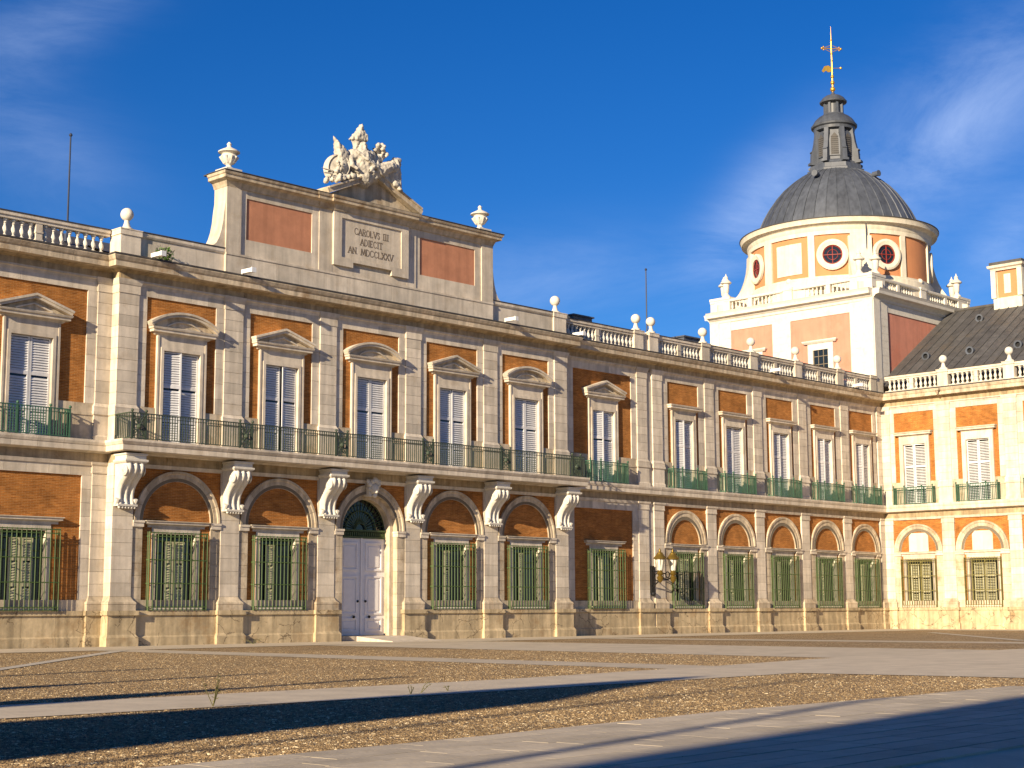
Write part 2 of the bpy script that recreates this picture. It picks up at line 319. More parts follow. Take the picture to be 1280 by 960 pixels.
def baluster_mesh():
    pr = [(.13, 0), (.13, .07), (.075, .10), (.065, .14), (.11, .22), (.135, .31), (.11, .42), (.06, .55), (.06, .62), (.10, .66), (.10, .70), (.07, .73), (.13, .77), (.13, .85)]
    return cm('baluster', lambda b: b.lathe(pr, 8), 'white_stone', 40)
def finial(par, x, v, z, s=1.0, m='white_stone'):
    def f(b):
        b.lathe([(.34, 0), (.34, .10), (.22, .16), (.16, .30), (.12, .46), (.12, .52)], 10); b.ball((0, 0, .82), .33, 9)
    return put('ball_finial', cm('ball_finial', f, m, 40), par, x, v, z, sc=(s, s, s))
def urn(par, x, v, z):
    def f(b):
        b.box(-.5, .5, -.5, .5, 0, .28); b.lathe([(.36, .28), (.30, .36), (.16, .46), (.14, .56), (.24, .66), (.40, .86), (.46, 1.06), (.42, 1.16), (.36, 1.22), (.42, 1.30), (.58, 1.34), (.58, 1.40), (.40, 1.52), (.22, 1.62), (.12, 1.70), (.10, 1.80), (.14, 1.86), (.05, 2.0)], 14)
        for k in range(10):
            a = 2*PI*k/10; b.tube((.25*math.cos(a), .25*math.sin(a), .68), (.47*math.cos(a), .47*math.sin(a), 1.08), .05, 5, .07)
    return put('urn', cm('urn', f, 'white_stone', 40), par, x, v, z, sc=(1, 1, .88))
def balustrade(par, x0, x1, z=18.9, v=-.35, nb=7, groups=2, end=True):
    """rails from x0 to x1, groups of balusters between small half piers"""
    o = put('bottom_rail', cm(('bottom_rail', round(x1-x0, 3)), lambda b: b.box(0, x1-x0, -.17, .17, 0, .18), 'stone'), par, x0, v, z)
    put('top_rail', cm(('top_rail', round(x1-x0, 3)), lambda b: b.prof([(-.2, 1.04), (.18, 1.04), (.18, 1.16), (.24, 1.20), (.24, 1.36), (-.24, 1.36), (-.24, 1.1)], 0, x1-x0), 'stone'), par, x0, v, z)
    put('rail_capping', cm(('rail_capping', round(x1-x0, 3)), lambda b: b.prof([(-.26, 1.362), (.27, 1.362), (.27, 1.41), (-.26, 1.44)], 0, x1-x0), 'gutter'), par, x0, v, z)
    L = (x1-x0)/groups; hp = .34
    for gI in range(groups):
        a = x0+gI*L+(hp/2 if gI else .16); e = x0+(gI+1)*L-(hp/2 if gI < groups-1 else .16)
        st = (e-a)/nb
        for k in range(nb): put('baluster', baluster_mesh(), par, a+(k+.5)*st, v, z+.18)
        if gI < groups-1:
            put('rail_pier', cm('rail_pier', lambda b: (b.box(-.17, .17, -.16, .16, 0, .86), b.box(-.2, .2, -.19, .19, .0, .1), b.box(-.2, .2, -.19, .19, .40, .47)), 'stone'), par, x0+(gI+1)*L, v, z+.18)
        for q, xx in ((0, a-.0), (1, e+.0)):
            pass
def rail_pedestal(par, x, wd, v=-.35, z=18.9, ball=True):
    def f(b):
        b.box(-wd/2, wd/2, -.26, .26, 0, 1.22); b.box(-wd/2-.05, wd/2+.05, -.31, .31, 0, .14); b.box(-wd/2-.06, wd/2+.06, -.33, .33, 1.22, 1.42)
        b.box(-wd/2-.08, wd/2+.08, -.35, .35, 1.42, 1.46)
    put('balustrade_pier', cm(('balustrade_pier', wd), f, 'stone'), par, x, v, z)
    if ball: finial(par, x, v, z+1.46)

rw = random.Random(21)
# ---- windows
SLAT = [.112]      # height of a louvre slat
def louvre_leaf(b, x0, x1, z0, z1, v, mids):
    s = .09
    b.box(x0, x0+s, v-.05, v, z0, z1); b.box(x1-s, x1, v-.05, v, z0, z1)
    zs = [z0]+[z0+(z1-z0)*q for q in mids]+[z1]
    for zz in zs: b.box(x0+s, x1-s, v-.045, v-.004, max(z0, zz-.07), min(z1, zz+.07))
    for a, c in zip(zs[:-1], zs[1:]):
        z = a+.13
        while z < c-.12:
            b.add([(x0+s, -(v-.004), z-.055), (x1-s, -(v-.004), z-.055), (x1-s, -(v-.046), z-.055+SLAT[0]), (x0+s, -(v-.046), z-.055+SLAT[0])], [(0, 1, 2, 3)]); z += .122
def upper_window(par, cx, kind, z0, ztop, hw, fw, hoodw, v0, hoodz, openleaf=0, paned=False, rec=.20):
    """kind: tri, arc, flat.  hw half opening, fw half frame, v0 wall face; hoodz underside of hood"""
    vf = v0+.12
    def fr(b):
        b.box(-fw, -hw, v0-.30, vf, 0, hoodz-z0); b.box(hw, fw, v0-.30, vf, 0, hoodz-z0); b.box(-hw, hw, v0-.30, vf, ztop-z0, hoodz-z0)
        b.box(-hw-.16, -hw, vf, vf+.05, 0, ztop-z0+.16); b.box(hw, hw+.16, vf, vf+.05, 0, ztop-z0+.16); b.box(-hw, hw, vf, vf+.05, ztop-z0, ztop-z0+.16)
        b.box(-fw, -fw+.1, vf, vf+.035, 0, hoodz-z0); b.box(fw-.1, fw, vf, vf+.035, 0, hoodz-z0)
    wn = put('window', cm(('window', hw, fw, z0, ztop, v0, hoodz), fr, 'stone'), par, cx, 0, z0)
    hp = [(v0-.2, 0), (vf, 0), (vf+.06, .05), (vf+.09, .10), (vf+.27, .12), (vf+.27, .24), (vf+.33, .27), (vf+.36, .36), (v0-.2, .38)]
    def hood(b): b.sweep([(-hoodw+.33, v0-.2), (-hoodw+.33, 0), (hoodw-.33, 0), (hoodw-.33, v0-.2)], [(max(a-0, -.15) if a > v0 else -.15, z) for a, z in hp])
    put('hood', cm(('hood', hoodw, v0, kind), hood, 'stone'), wn, cx, 0, hoodz)
    if kind != 'flat':
        zb = hoodz+.38; ph = .62
        if kind == 'tri': pts = [(-hoodw+.02, 0), (0, ph), (hoodw-.02, 0)]
        else:
            r = (hoodw**2+ph**2)/(2*ph); a = math.asin(hoodw/r); pts = [(r*math.sin(t), r*math.cos(t)-(r-ph)) for t in [-a+2*a*i/14 for i in range(15)]]
        def pd(b):
            b.strip(pts, .16, v0-.1, vf+.30); b.strip([(x*1.03, z+.12) for x, z in pts], .11, v0-.1, vf+.37)
        put('pediment', cm(('pediment', kind, hoodw, v0), pd, 'stone'), wn, cx, 0, zb)
        def ty(b):
            b.poly([(-hoodw+.1, -.02)]+[p for p in pts[1:-1]]+[(hoodw-.1, -.02)], v0-.15, vf+.05)
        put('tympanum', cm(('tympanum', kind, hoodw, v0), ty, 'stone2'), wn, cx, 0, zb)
        def inn(b):
            q = [(x*.5, z*.5+.04) for x, z in pts]; b.strip(q, .07, vf+.04, vf+.13); b.box(q[0][0], q[-1][0], vf+.04, vf+.1, .0, .06)
        put('inner_moulding', cm(('inner_moulding', kind, hoodw, v0), inn, 'stone'), wn, cx, 0, zb)
    vs = v0-.02
    def sill(b): b.box(-hw, hw, v0-.5, vs-.058, .0, ztop-z0)
    put('pane', cm(('pane', hw, z0, ztop, v0), sill, 'glass'), wn, cx, 0, z0)
    mids = (.22, .5, .55)
    for s in (-1, 1):
        me = cm(('shutter', hw, ztop-z0, v0, s, SLAT[0]), lambda b: louvre_leaf(b, (-hw+.01 if s < 0 else .012), (-.012 if s < 0 else hw-.01), .04, ztop-z0-.02, 0, (.25, .62)), 'white')
        o = put('shutter', me, wn, cx, vs, z0)
        if openleaf == s or (openleaf == 0 and rw.random() < .3):
            an = rw.uniform(.05, .2); o.rotation_euler = (0, 0, -s*-an)
            hx = s*(hw-.01); o.location.x += hx-hx*math.cos(an); o.location.y += -s*hx*math.sin(an)*(1 if s > 0 else 1)*1.0
    return wn
def lower_window(par, cx, hw, z0, ztop, v0, lintelw, lz, leaf, grw, gz0, gz1, lit='cream', prj=.33, rail='green', cas='frame_green'):
    def fr(b):
        b.box(-hw-.25, -hw, v0-.45, v0+.03, 0, lz-z0); b.box(hw, hw+.25, v0-.45, v0+.03, 0, lz-z0); b.box(-hw, hw, v0-.45, v0+.03, ztop-z0, lz-z0)
        b.box(-hw-.3, hw+.3, v0-.3, v0+.30, -.22, -.02)
    wn = put('window', cm(('window', hw, z0, ztop, v0, lz), fr, 'stone'), par, cx, 0, z0)
    def li(b): b.sweep([(-lintelw+.22, v0-.2), (-lintelw+.22, v0+.04), (lintelw-.22, v0+.04), (lintelw-.22, v0-.2)], [(-.1, -.32), (.02, -.32), (.02, -.22), (.05, -.19), (.18, -.15), (.18, -.06), (.24, -.03), (.24, 0), (-.1, .02)])
    put('lintel', cm(('lintel', lintelw, v0), li, 'stone'), wn, cx, 0, lz+.30)
    vs = v0-.20
    put('pane', cm(('pane', hw, z0, ztop, v0, 'l'), lambda b: b.box(-hw, hw, vs-.25, vs-.06, 0, ztop-z0), 'glass'), wn, cx, 0, z0)
    def wf(b):
        b.box(-hw, -hw+.1, vs-.06, vs, 0, ztop-z0); b.box(hw-.1, hw, vs-.06, vs, 0, ztop-z0); b.box(-hw+.1, hw-.1, vs-.06, vs, ztop-z0-.12, ztop-z0); b.box(-hw+.1, hw-.1, vs-.06, vs, 0, .12)
        b.box(-.06, .06, vs-.06, vs+.01, .12, ztop-z0-.12); b.box(-hw+.1, hw-.1, vs-.055, vs-.005, (ztop-z0)*.72, (ztop-z0)*.72+.08)
    put('casement', cm(('casement', hw, z0, ztop, v0), wf, cas), wn, cx, 0, z0)
    for x0, x1, mt in leaf:
        me = cm(('shutter', x0, x1, z0, ztop), lambda b: louvre_leaf(b, x0, x1, .05, ztop-z0-.35, 0, (.3, .68)), mt); put('shutter', me, wn, cx, vs+.07, z0)
    # iron grille
    vg = v0+prj
    def gr(b):
        for k in range(4):
            z = gz0+.12+(gz1-gz0-.30)*k/3; b.box(-grw, grw, vg-.012, vg+.012, z-.025, z+.025)
            for s in (-1, 1): b.box(s*grw-.012, s*grw+.012, v0-.02, vg, z-.025, z+.025)
        b.box(-grw, grw, v0, vg+.02, gz0-.03, gz0+.0); b.box(-grw, grw, vg-.02, vg+.02, gz1-.03, gz1+.02)
        b.box(-grw*.62, grw*.62, vg-.13, vg-.09, gz1-.42, gz1-.37)
    go = put('grille', cm(('grille', grw, gz0, gz1, v0, prj), gr, rail), par, cx, 0, 0)
    bar = cm(('bar', gz1-gz0), lambda b: b.lathe([(.024, -.06), (.024, gz1-gz0), (.004, gz1-gz0+.07)], 6), rail)
    nb = 15
    for k in range(nb): put('bar', bar, go, cx-grw+2*grw*k/(nb-1), vg, gz0)
    for s in (-1, 1):
        for q in (.12, .23): put('bar', bar, go, cx+s*grw, v0+q, gz0)
    return wn

def brick_panel(par, cx, hx, z0, z1, v, hole=None, name='brick_wall'):
    def f(b):
        if hole:
            a, c, zz0, zz1 = hole
            b.box(-hx, a, v-.3, v, z0, z1); b.box(c, hx, v-.3, v, z0, z1); b.box(a, c, v-.3, v, zz1, z1)
            if zz0 > z0: b.box(a, c, v-.3, v, z0, zz0)
        else: b.box(-hx, hx, v-.3, v, z0, z1)
    return put(name, cm((name, hx, z0, z1, v, hole), f, 'brick'), par, cx)
def arch_pts(r, cz, n, a0=0, a1=PI): return [(-r*math.cos(a0+(a1-a0)*i/n), cz+r*math.sin(a0+(a1-a0)*i/n)) for i in range(n+1)]
def spandrel(par, cx, half, ro, cz, z0, z1, v, m='brick'):
    def f(b):
        n = 24; inner = arch_pts(ro, cz, n)
        def rim(p):
            x, z = p; dx, dz = x, z-cz
            t = min(half/abs(dx) if abs(dx) > 1e-6 else 1e9, (z1-cz)/dz if dz > 1e-6 else 1e9); return (dx*t, cz+dz*t)
        outer = [rim(p) for p in inner]
        for i in range(n):
            q = [inner[i], inner[i+1], outer[i+1]]
            if abs(abs(outer[i][0])-half) < 1e-6 and abs(outer[i+1][1]-z1) < 1e-6: q.append((outer[i][0], z1))
            if abs(abs(outer[i+1][0])-half) < 1e-6 and abs(outer[i][1]-z1) < 1e-6: q.append((outer[i+1][0], z1))
            q.append(outer[i]); b.poly(q, v-.25, v)
        if half-ro > .01:
            b.box(-half, -ro, v-.25, v, z0, cz); b.box(ro, half, v-.25, v, z0, cz)
    return put('brick_spandrel', cm(('brick_spandrel', half, ro, cz, z0, z1, v), f, m), par, cx)
def arch_ring(par, cx, ro, ri, cz, v, n=9, m='stone2', spring=None):
    core = put('arch', cm(('arch', ro, ri, cz, v), lambda b: b.strip(arch_pts(ri+.015, cz, 24)[::1], ro-ri-.03, v-.35, v-.02), 'joint'), par, cx)
    w_ = ro-ri; pr = [(0, 0), (0, .0), (w_*.30, 0), (w_*.34, .03), (w_*.72, .03), (w_*.78, .07), (w_, .09)]
    def f(b):
        k = 3; A = PI/n; g = .004
        sec = [(ri, -.35), (ri, 0), (ri+w_*.32, 0), (ri+w_*.36, .03), (ri+w_*.70, .03), (ri+w_*.78, .08), (ro, .09), (ro, -.35)]
        P = []; 
        for i in range(k+1):
            a = g+(A-2*g)*i/k
            for r_, dv in sec: P.append((-r_*math.cos(a), -(v+dv-.03), r_*math.sin(a)))
        q = len(sec); F = [tuple(range(q)), tuple(k*q+j for j in range(q-1, -1, -1))]
        for i in range(k):
            for j in range(q): F.append((i*q+j, (i+1)*q+j, (i+1)*q+(j+1) % q, i*q+(j+1) % q))
        b.add(P, F)
    me = cm(('voussoir', ro, ri, v, n), f, m, 25)
    for i in range(n): put('voussoir', me, core, cx, 0, cz, rot=(0, PI*i/n, 0))
    return core

def pilaster_low(par, cx, wd, depth=.30, console=False, top=8.22, d2=None):
    xl, xr = cx-wd/2, cx+wd/2
    p = put('pilaster', cm(('pilaster', wd, top, depth), lambda b: b.box(.012, wd-.012, -.6, -.012, 0, top), 'joint'), par, xl)
    stones(p, xl, xr, 2.36, top, 10, depth)
    around(p, 'pilaster_base', PBASE, xl, xr, max(depth, .3), 'stone2')
    around(p, 'pedestal', PED, xl, xr, max(depth, .3), 'plinth')
    if not console: around(p, 'capital', CAPL, xl, xr, max(depth, .3), 'stone')
    return p
def pilaster_up(par, cx, wd, depth=.30):
    xl, xr = cx-wd/2, cx+wd/2
    p = put('pilaster', cm(('pilaster_up', wd, depth), lambda b: b.box(.012, wd-.012, -.6, -.012, 9.8, 17.3), 'joint'), par, xl)
    stones(p, xl, xr, 11.62, 17.1, 10, depth)
    around(p, 'pedestal', UPED, xl, xr, max(depth, .3)); around(p, 'pilaster_base', UBASE, xl, xr, max(depth, .3)); around(p, 'capital', CAPU, xl, xr, max(depth, .3))
    return p
def railing(par, pts, z0, z1, m, step=.155, posts=(), r=.022, panels=()):
    """iron railing along a path of (x,v) points"""
    rl = MB()
    for p, q in zip(pts[:-1], pts[1:]):
        d = (Vector(q)-Vector(p)).normalized(); nn = Vector((-d.y, d.x))*.03
        for za, zb in ((z0+.03, z0+.07), (z1-.05, z1), (z1-.20, z1-.175)):
            P = []
            for z in (za, zb):
                for c, sg in ((p, -1), (p, 1), (q, 1), (q, -1)): P.append((c[0]+nn.x*sg, -(c[1]+nn.y*sg), z))
            rl.add(P, [(0, 1, 2, 3), (7, 6, 5, 4), (0, 4, 5, 1), (1, 5, 6, 2), (2, 6, 7, 3), (3, 7, 4, 0)])
    x0, v0 = pts[0]
    me = MB(); me.v = [(a-x0, b_+v0, c) for a, b_, c in rl.v]; me.f = rl.f
    o = put('railing', cm(('railing', tuple((round(a-x0, 3), round(b_-v0, 3)) for a, b_ in pts), z0, z1), lambda b: b.add(me.v, me.f), m), par, x0, v0, 0)
    bar = cm(('rail_bar', z0, z1), lambda b: b.box(-r*.8, r*.8, -r*.8, r*.8, z0+.05, z1-.03), m)
    for p, q in zip(pts[:-1], pts[1:]):
        L = (Vector(q)-Vector(p)).length; k = max(2, int(L/step))
        for i in range(k+1 if q == pts[-1] else k): put('rail_bar', bar, o, p[0]+(q[0]-p[0])*i/k, p[1]+(q[1]-p[1])*i/k, 0)
    def post(b):
        b.box(-.035, .035, -.035, .035, z0-.02, z1+.02); b.ball((0, 0, z1+.10), .075, 6)
    for x, v in posts: put('rail_post', cm(('rail_post', z0, z1), post, m, 40), o, x, v, 0)
    def pan(b):
        h = z1-z0-.1; wq = .72
        b.box(-wq/2, -wq/2+.05, -.03, .03, z0+.05, z1-.03); b.box(wq/2-.05, wq/2, -.03, .03, z0+.05, z1-.03)
        for s in (-1, 1):
            b.tube((s*-.33, 0, z0+.08), (s*.33, 0, z1-.1), .03, 5)
            for zc in (.28, .5, .72):
                c = (s*.17, z0+h*zc)
                pts_ = [(c[0]+.13*math.cos(2*PI*i/8), c[1]+.15*math.sin(2*PI*i/8)) for i in range(9)]
                for a, e in zip(pts_[:-1], pts_[1:]): b.tube((a[0], 0, a[1]), (e[0], 0, e[1]), .026, 4)
        b.ball((0, 0, z0+h*.52), .14, 5)
    for x, v in panels: put('scroll_panel', cm(('scroll_panel', z0, z1), pan, m), o, x, v, 0)
    return o
def console_mesh():
    def f(b):
        # side profile: protrusion t at height z, from top 8.52 down to 6.62 (S curve)
        S = [(1.03, 2.17), (1.12, 2.06), (1.13, 1.88), (1.05, 1.68), (.88, 1.50), (.66, 1.32), (.47, 1.12), (.35, .92), (.29, .72), (.28, .52), (.32, .34), (.36, .20)]
        us = []; W2 = .50
        for i in range(29):
            u = -W2+2*W2*i/28
            fr = abs(math.sin(1.5*PI*(u+W2)/(2*W2)*2)); us.append((u, .15*fr))
        n = len(us); P = []
        for t, z in S:
            for u, dp in us: P.append((u, -(t-.15+dp*1.0), z))
        for t, z in S: P += [(-W2, 0, z), (W2, 0, z)]
        F = []
        for i in range(len(S)-1):
            for k in range(n-1): F.append((i*n+k, i*n+k+1, (i+1)*n+k+1, (i+1)*n+k))
        o = len(S)*n
        for i in range(len(S)-1):
            F.append((i*n, (i+1)*n, o+2*i+2, o+2*i)); F.append((i*n+n-1, o+2*i+1, o+2*i+3, (i+1)*n+n-1))
        F.append(tuple(range(n))+(o+1, o)); F.append(tuple((len(S)-1)*n+k for k in range(n))+(o+2*len(S)-1, o+2*len(S)-2))
        b.add(P, F)
        for s in (-1, 1):
            for rr, th in ((.30, .03), (.24, .055), (.13, .08), (.06, .11)):
                P = [(s*(W2-.01), -.78-rr*math.cos(2*PI*k/14), 1.80+rr*math.sin(2*PI*k/14)) for k in range(14)] + [(s*(W2+th), -.78-(rr-.02)*math.cos(2*PI*k/14), 1.80+(rr-.02)*math.sin(2*PI*k/14)) for k in range(14)]
                b.add(P, [(k, (k+1) % 14, 14+(k+1) % 14, 14+k) for k in range(14)]+[tuple(range(14, 28))])
            b.tube((s*(W2+.0), -.30, .45), (s*(W2+.0), -.16, .2), .12, 8)
        b.sweep([(-.52, 0), (-.52, 1.02), (.52, 1.02), (.52, 0)], [(-.3, 2.14), (.03, 2.14), (.11, 2.22), (.11, 2.31), (.03, 2.32), (.03, 2.50), (.08, 2.52), (.08, 2.60), (-.3, 2.60)])
        b.sweep([(-.5, 0), (-.5, .38), (.5, .38), (.5, 0)], [(-.2, .10), (.04, .10), (.04, .2), (-.2, .2)])
        for k in range(6): b.ball((-.42+.168*k, -.33, .05), .075, 5)
    return cm('console', f, 'white_stone', 35)

# ------------------------------------------------------------------ the ground
def sheet(name, pts, z, m, kind='structure'):
    me = bpy.data.meshes.new(name); me.from_pydata([(x, y, 0) for x, y in pts], [], [tuple(range(len(pts)))]); me.materials.append(MT[m])
    if me.polygons[0].normal.z < 0: me.flip_normals()
    o = bpy.data.objects.new(name, me); C.objects.link(o); o.location.z = z; o['kind'] = kind; W[o] = (0, 0, z); return o
sheet('ground', [(-1500, -1500), (1500, -1500), (1500, 1500), (-1500, 1500)], 0, 'gravel')
def paved(name, pts, z=.012, cell=(1.3, .62), near=None):
    return sheet(name, pts, z, 'paving')
PAVE = [
    ('pavement', [(-60, -40), (60, -40), (60, 16.2), (31, 15.55), (21.2, 15.6), (15.4, 15.0), (10.9, 14.5), (0, 13.7), (-60, 9)]),
    ('pavement', [(-40, 21.8), (12.6, 23.0), (21.3, 22.8), (34.4, 23.2), (35.4, 16.05), (60, 16.6), (60, 29.6), (44.3, 29.2), (37.7, 28.0), (27.1, 26.6), (14.2, 26.3), (-40, 25.6)]),
    ('path', [(34.6, 26.9), (37.3, 27.4), (38.4, 59.6), (36.0, 59.6)]),
    ('path', [(45.6, 29.2), (57.5, 29.4), (59.0, 59.6), (48, 59.6)]),
    ('path', [(69, 20), (72, 20), (70.5, 59.6), (67.5, 59.6)]),
    ('pavement', [(8, 59.6), (105.5, 59.9), (105.5, 30), (111.5, 30), (111.5, 66), (8, 66)]),
]
for n_, p_ in PAVE: sheet(n_, p_, .014 if n_ == 'pavement' else .010, 'paving')
sheet('stone_line', [(18, 37.7), (18.3, 37.4), (37.2, 58.9), (36.8, 59.3)], .018, 'slab_line')
sheet('stone_line', [(74.3, 37.1), (74.7, 36.7), (96.2, 53.9), (95.8, 54.3)], .018, 'slab_line')
def inside(p, poly):
    x, y = p; c = False; j = len(poly)-1
    for i in range(len(poly)):
        xi, yi = poly[i]; xj, yj = poly[j]
        if (yi > y) != (yj > y) and x < (xj-xi)*(y-yi)/(yj-yi)+xi: c = not c
        j = i
    return c
# granite slabs of the near pavement
pv = bpy.data.objects['pavement']
def slab(L, D):
    return cm(('paving_slab', L, D), lambda b: b.box(.004, L-.004, -(D-.02), -.02, 0, .030, .004), 'paving')
rs = random.Random(3)
rows = []
ax = math.atan2(1.2, 21.0); ca, sa = math.cos(ax), math.sin(ax)
cnt = 0
yy = -0.0
P0 = (10.2, 14.42)
row = 0
while row < 13 and cnt < 300:
    D = .46; xx = -3.4+rs.uniform(0, .8)
    while xx < 26:
        L = rs.choice((.8, 1.0, 1.2, 1.4)); yb = -(row+1)*D
        X = P0[0]+xx*ca-yb*sa; Y = P0[1]+xx*sa+yb*ca
        az = math.degrees(math.atan2(X, Y))
        if 26 < az < 66 and inside((X+.4, Y+.2), PAVE[0][1]) and inside((X+L*ca, Y+.45), PAVE[0][1]) and X*X+Y*Y > 190 and cnt < 300:
            o = put('paving_slab', slab(L, D), pv); o.location = (X, Y, .0+rs.uniform(-.002, .002)); o.rotation_euler = (rs.uniform(-.0025, .0025), rs.uniform(-.0015, .0015), ax); cnt += 1
        xx += L
    row += 1
print('slabs', cnt)
c4 = [(P0[0]+a*ca-b_*sa, P0[1]+a*sa+b_*ca) for a, b_ in ((-2.2, -.25), (18, -.25), (18, -5.9), (-.5, -5.9))]
sheet('joint_bed', c4, .018, 'joint')
# loose pebbles standing proud of the gravel (one mass)
rp = random.Random(11); pts = []
while len(pts) < 150000:
    az = R(rp.uniform(24, 68)); d = 15+52*rp.random()**2.0
    p = (d*math.sin(az), d*math.cos(az))
    if any(inside(p, q) for _, q in PAVE): continue
    pts.append((p[0], p[1], 0))
me = bpy.data.meshes.new('gravel'); me.from_pydata(pts, [], [])
gv = bpy.data.objects.new('gravel', me); C.objects.link(gv); gv['kind'] = 'stuff'
def pebble_mat():
    m = bpy.data.materials.new('pebble_stone'); m.use_nodes = True; t = m.node_tree; b = t.nodes['Principled BSDF']
    oi = N(t, 'ShaderNodeNewGeometry'); v = N(t, 'ShaderNodeTexWhiteNoise'); v.noise_dimensions = '3D'
    sn = N(t, 'ShaderNodeVectorMath', operation='SNAP'); sn.inputs[1].default_value = (.06, .06, 5); t.links.new(oi.outputs['Position'], sn.inputs[0]); t.links.new(sn.outputs[0], v.inputs['Vector'])
    cr = N(t, 'ShaderNodeValToRGB'); e = cr.color_ramp.elements; e[0].color = (.085, .055, .026, 1); e[1].color = (.68, .57, .37, 1)
    for p, c in ((.45, (.18, .12, .055, 1)), (.8, (.27, .18, .085, 1)), (.93, (.36, .27, .15, 1))):
        x = e.new(p); x.color = c
    t.links.new(v.outputs['Value'], cr.inputs[0])
    n = N(t, 'ShaderNodeTexNoise'); n.inputs['Scale'].default_value = .3; n.inputs['Detail'].default_value = 7; n.inputs['Roughness'].default_value = .65; t.links.new(oi.outputs['Position'], n.inputs['Vector'])
    mr = N(t, 'ShaderNodeMapRange'); mr.inputs[1].default_value = .3; mr.inputs[2].default_value = .7; mr.inputs[3].default_value = .7; mr.inputs[4].default_value = 1.3; t.links.new(n.outputs[0], mr.inputs[0])
    vm = N(t, 'ShaderNodeVectorMath', operation='SCALE'); t.links.new(cr.outputs[0], vm.inputs[0]); t.links.new(mr.outputs[0], vm.inputs['Scale']); t.links.new(vm.outputs[0], b.inputs['Base Color']); b.inputs['Roughness'].default_value = .7
    return m
MT['pebble2'] = pebble_mat()
ng = bpy.data.node_groups.new('scatter_pebbles', 'GeometryNodeTree')
ng.interface.new_socket('Geometry', in_out='INPUT', socket_type='NodeSocketGeometry'); ng.interface.new_socket('Geometry', in_out='OUTPUT', socket_type='NodeSocketGeometry')
gi = N(ng, 'NodeGroupInput'); go = N(ng, 'NodeGroupOutput'); ip = N(ng, 'GeometryNodeInstanceOnPoints'); ico = N(ng, 'GeometryNodeMeshIcoSphere'); ico.inputs['Radius'].default_value = 1; ico.inputs['Subdivisions'].default_value = 1
smn = N(ng, 'GeometryNodeSetMaterial'); smn.inputs['Material'].default_value = MT['pebble2']
rv = N(ng, 'FunctionNodeRandomValue', data_type='FLOAT_VECTOR'); rv.inputs[0].default_value = (.007, .007, .005); rv.inputs[1].default_value = (.027, .022, .015)
rr = N(ng, 'FunctionNodeRandomValue', data_type='FLOAT_VECTOR'); rr.inputs[0].default_value = (-.3, -.3, 0); rr.inputs[1].default_value = (.3, .3, 6.28)
ng.links.new(gi.outputs[0], ip.inputs['Points']); ng.links.new(ico.outputs[0], smn.inputs['Geometry']); ng.links.new(smn.outputs[0], ip.inputs['Instance'])
ng.links.new(rv.outputs[0], ip.inputs['Scale']); ng.links.new(rr.outputs[0], ip.inputs['Rotation']); ng.links.new(ip.outputs[0], go.inputs[0])
gm = gv.modifiers.new('scatter', 'NODES'); gm.node_group = ng

# ------------------------------------------------------------------ shared wall dressing for one bay
PLN = [(-.5, 0), (.10, 0), (.10, .42), (.05, .50), (.04, 1.45), (.12, 1.47), (.12, 1.69), (-.5, 1.69)]
SILLB = [(-.5, 1.69), (-.02, 1.69), (-.02, 2.2), (-.5, 2.2)]
ARM = [(-.5, 17.1+.44), (-.06, 17.54), (-.02, 17.66), (.06, 17.72), (.06, 17.80), (-.5, 17.80)]
LOWM = [(-.5, 8.58), (.0, 8.58), (.03, 8.66), (.07, 8.76), (-.5, 8.76)]
def bay_base(par, cx, half, n=3, skip=None):
    course(par, 'plinth', PLN, cx-half, cx+half, n, 'plinth'); course(par, 'sill_course', SILLB, cx-half, cx+half, n, 'stone2')
def strips_v(par, cx, a, b_, z0, z1, v, n, m='stone'):
    """vertical strips of stone between |x| a..b on both sides"""
    h = (z1-z0)/n
    me = cm(('jamb_stone', round(b_-a, 3), round(h, 3), v), lambda b: b.box(0, b_-a, v-.35, v, .005, h-.005, .006), m)
    for i in range(n):
        put('jamb_stone', me, par, cx-b_, 0, z0+i*h); put('jamb_stone', me, par, cx+a, 0, z0+i*h)
def upper_bay(par, cx, half, bh, kind, hw, fw, hoodw, ztop, hoodz, zb=11.58, zt=17.1, v=-.14, openleaf=0):
    brick_panel(par, cx, bh, zb, zt, v, (-fw, fw, zb, hoodz))
    strips_v(par, cx, bh, half, zb, zt, -.07, 7)
    course(par, 'architrave', [(-.4, zt), (-.07, zt), (-.07, 17.54), (-.4, 17.54)], cx-half, cx+half, 5)
    course(par, 'architrave_moulding', ARM, cx-half, cx+half, 2)
    for sg in (-1, 1):
        def dado(b):
            a, c = sorted((sg*fw, sg*half)); b.box(a, c, -.5, -.06, 9.78, zb); b.box(a, c, -.1, -.02, 11.0, 11.14); b.box(a, c, -.1, -.02, 9.78, 9.98)
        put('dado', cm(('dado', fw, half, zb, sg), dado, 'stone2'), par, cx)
    return upper_window(par, cx, kind, 9.82, ztop, hw, fw, hoodw, v, hoodz, openleaf)
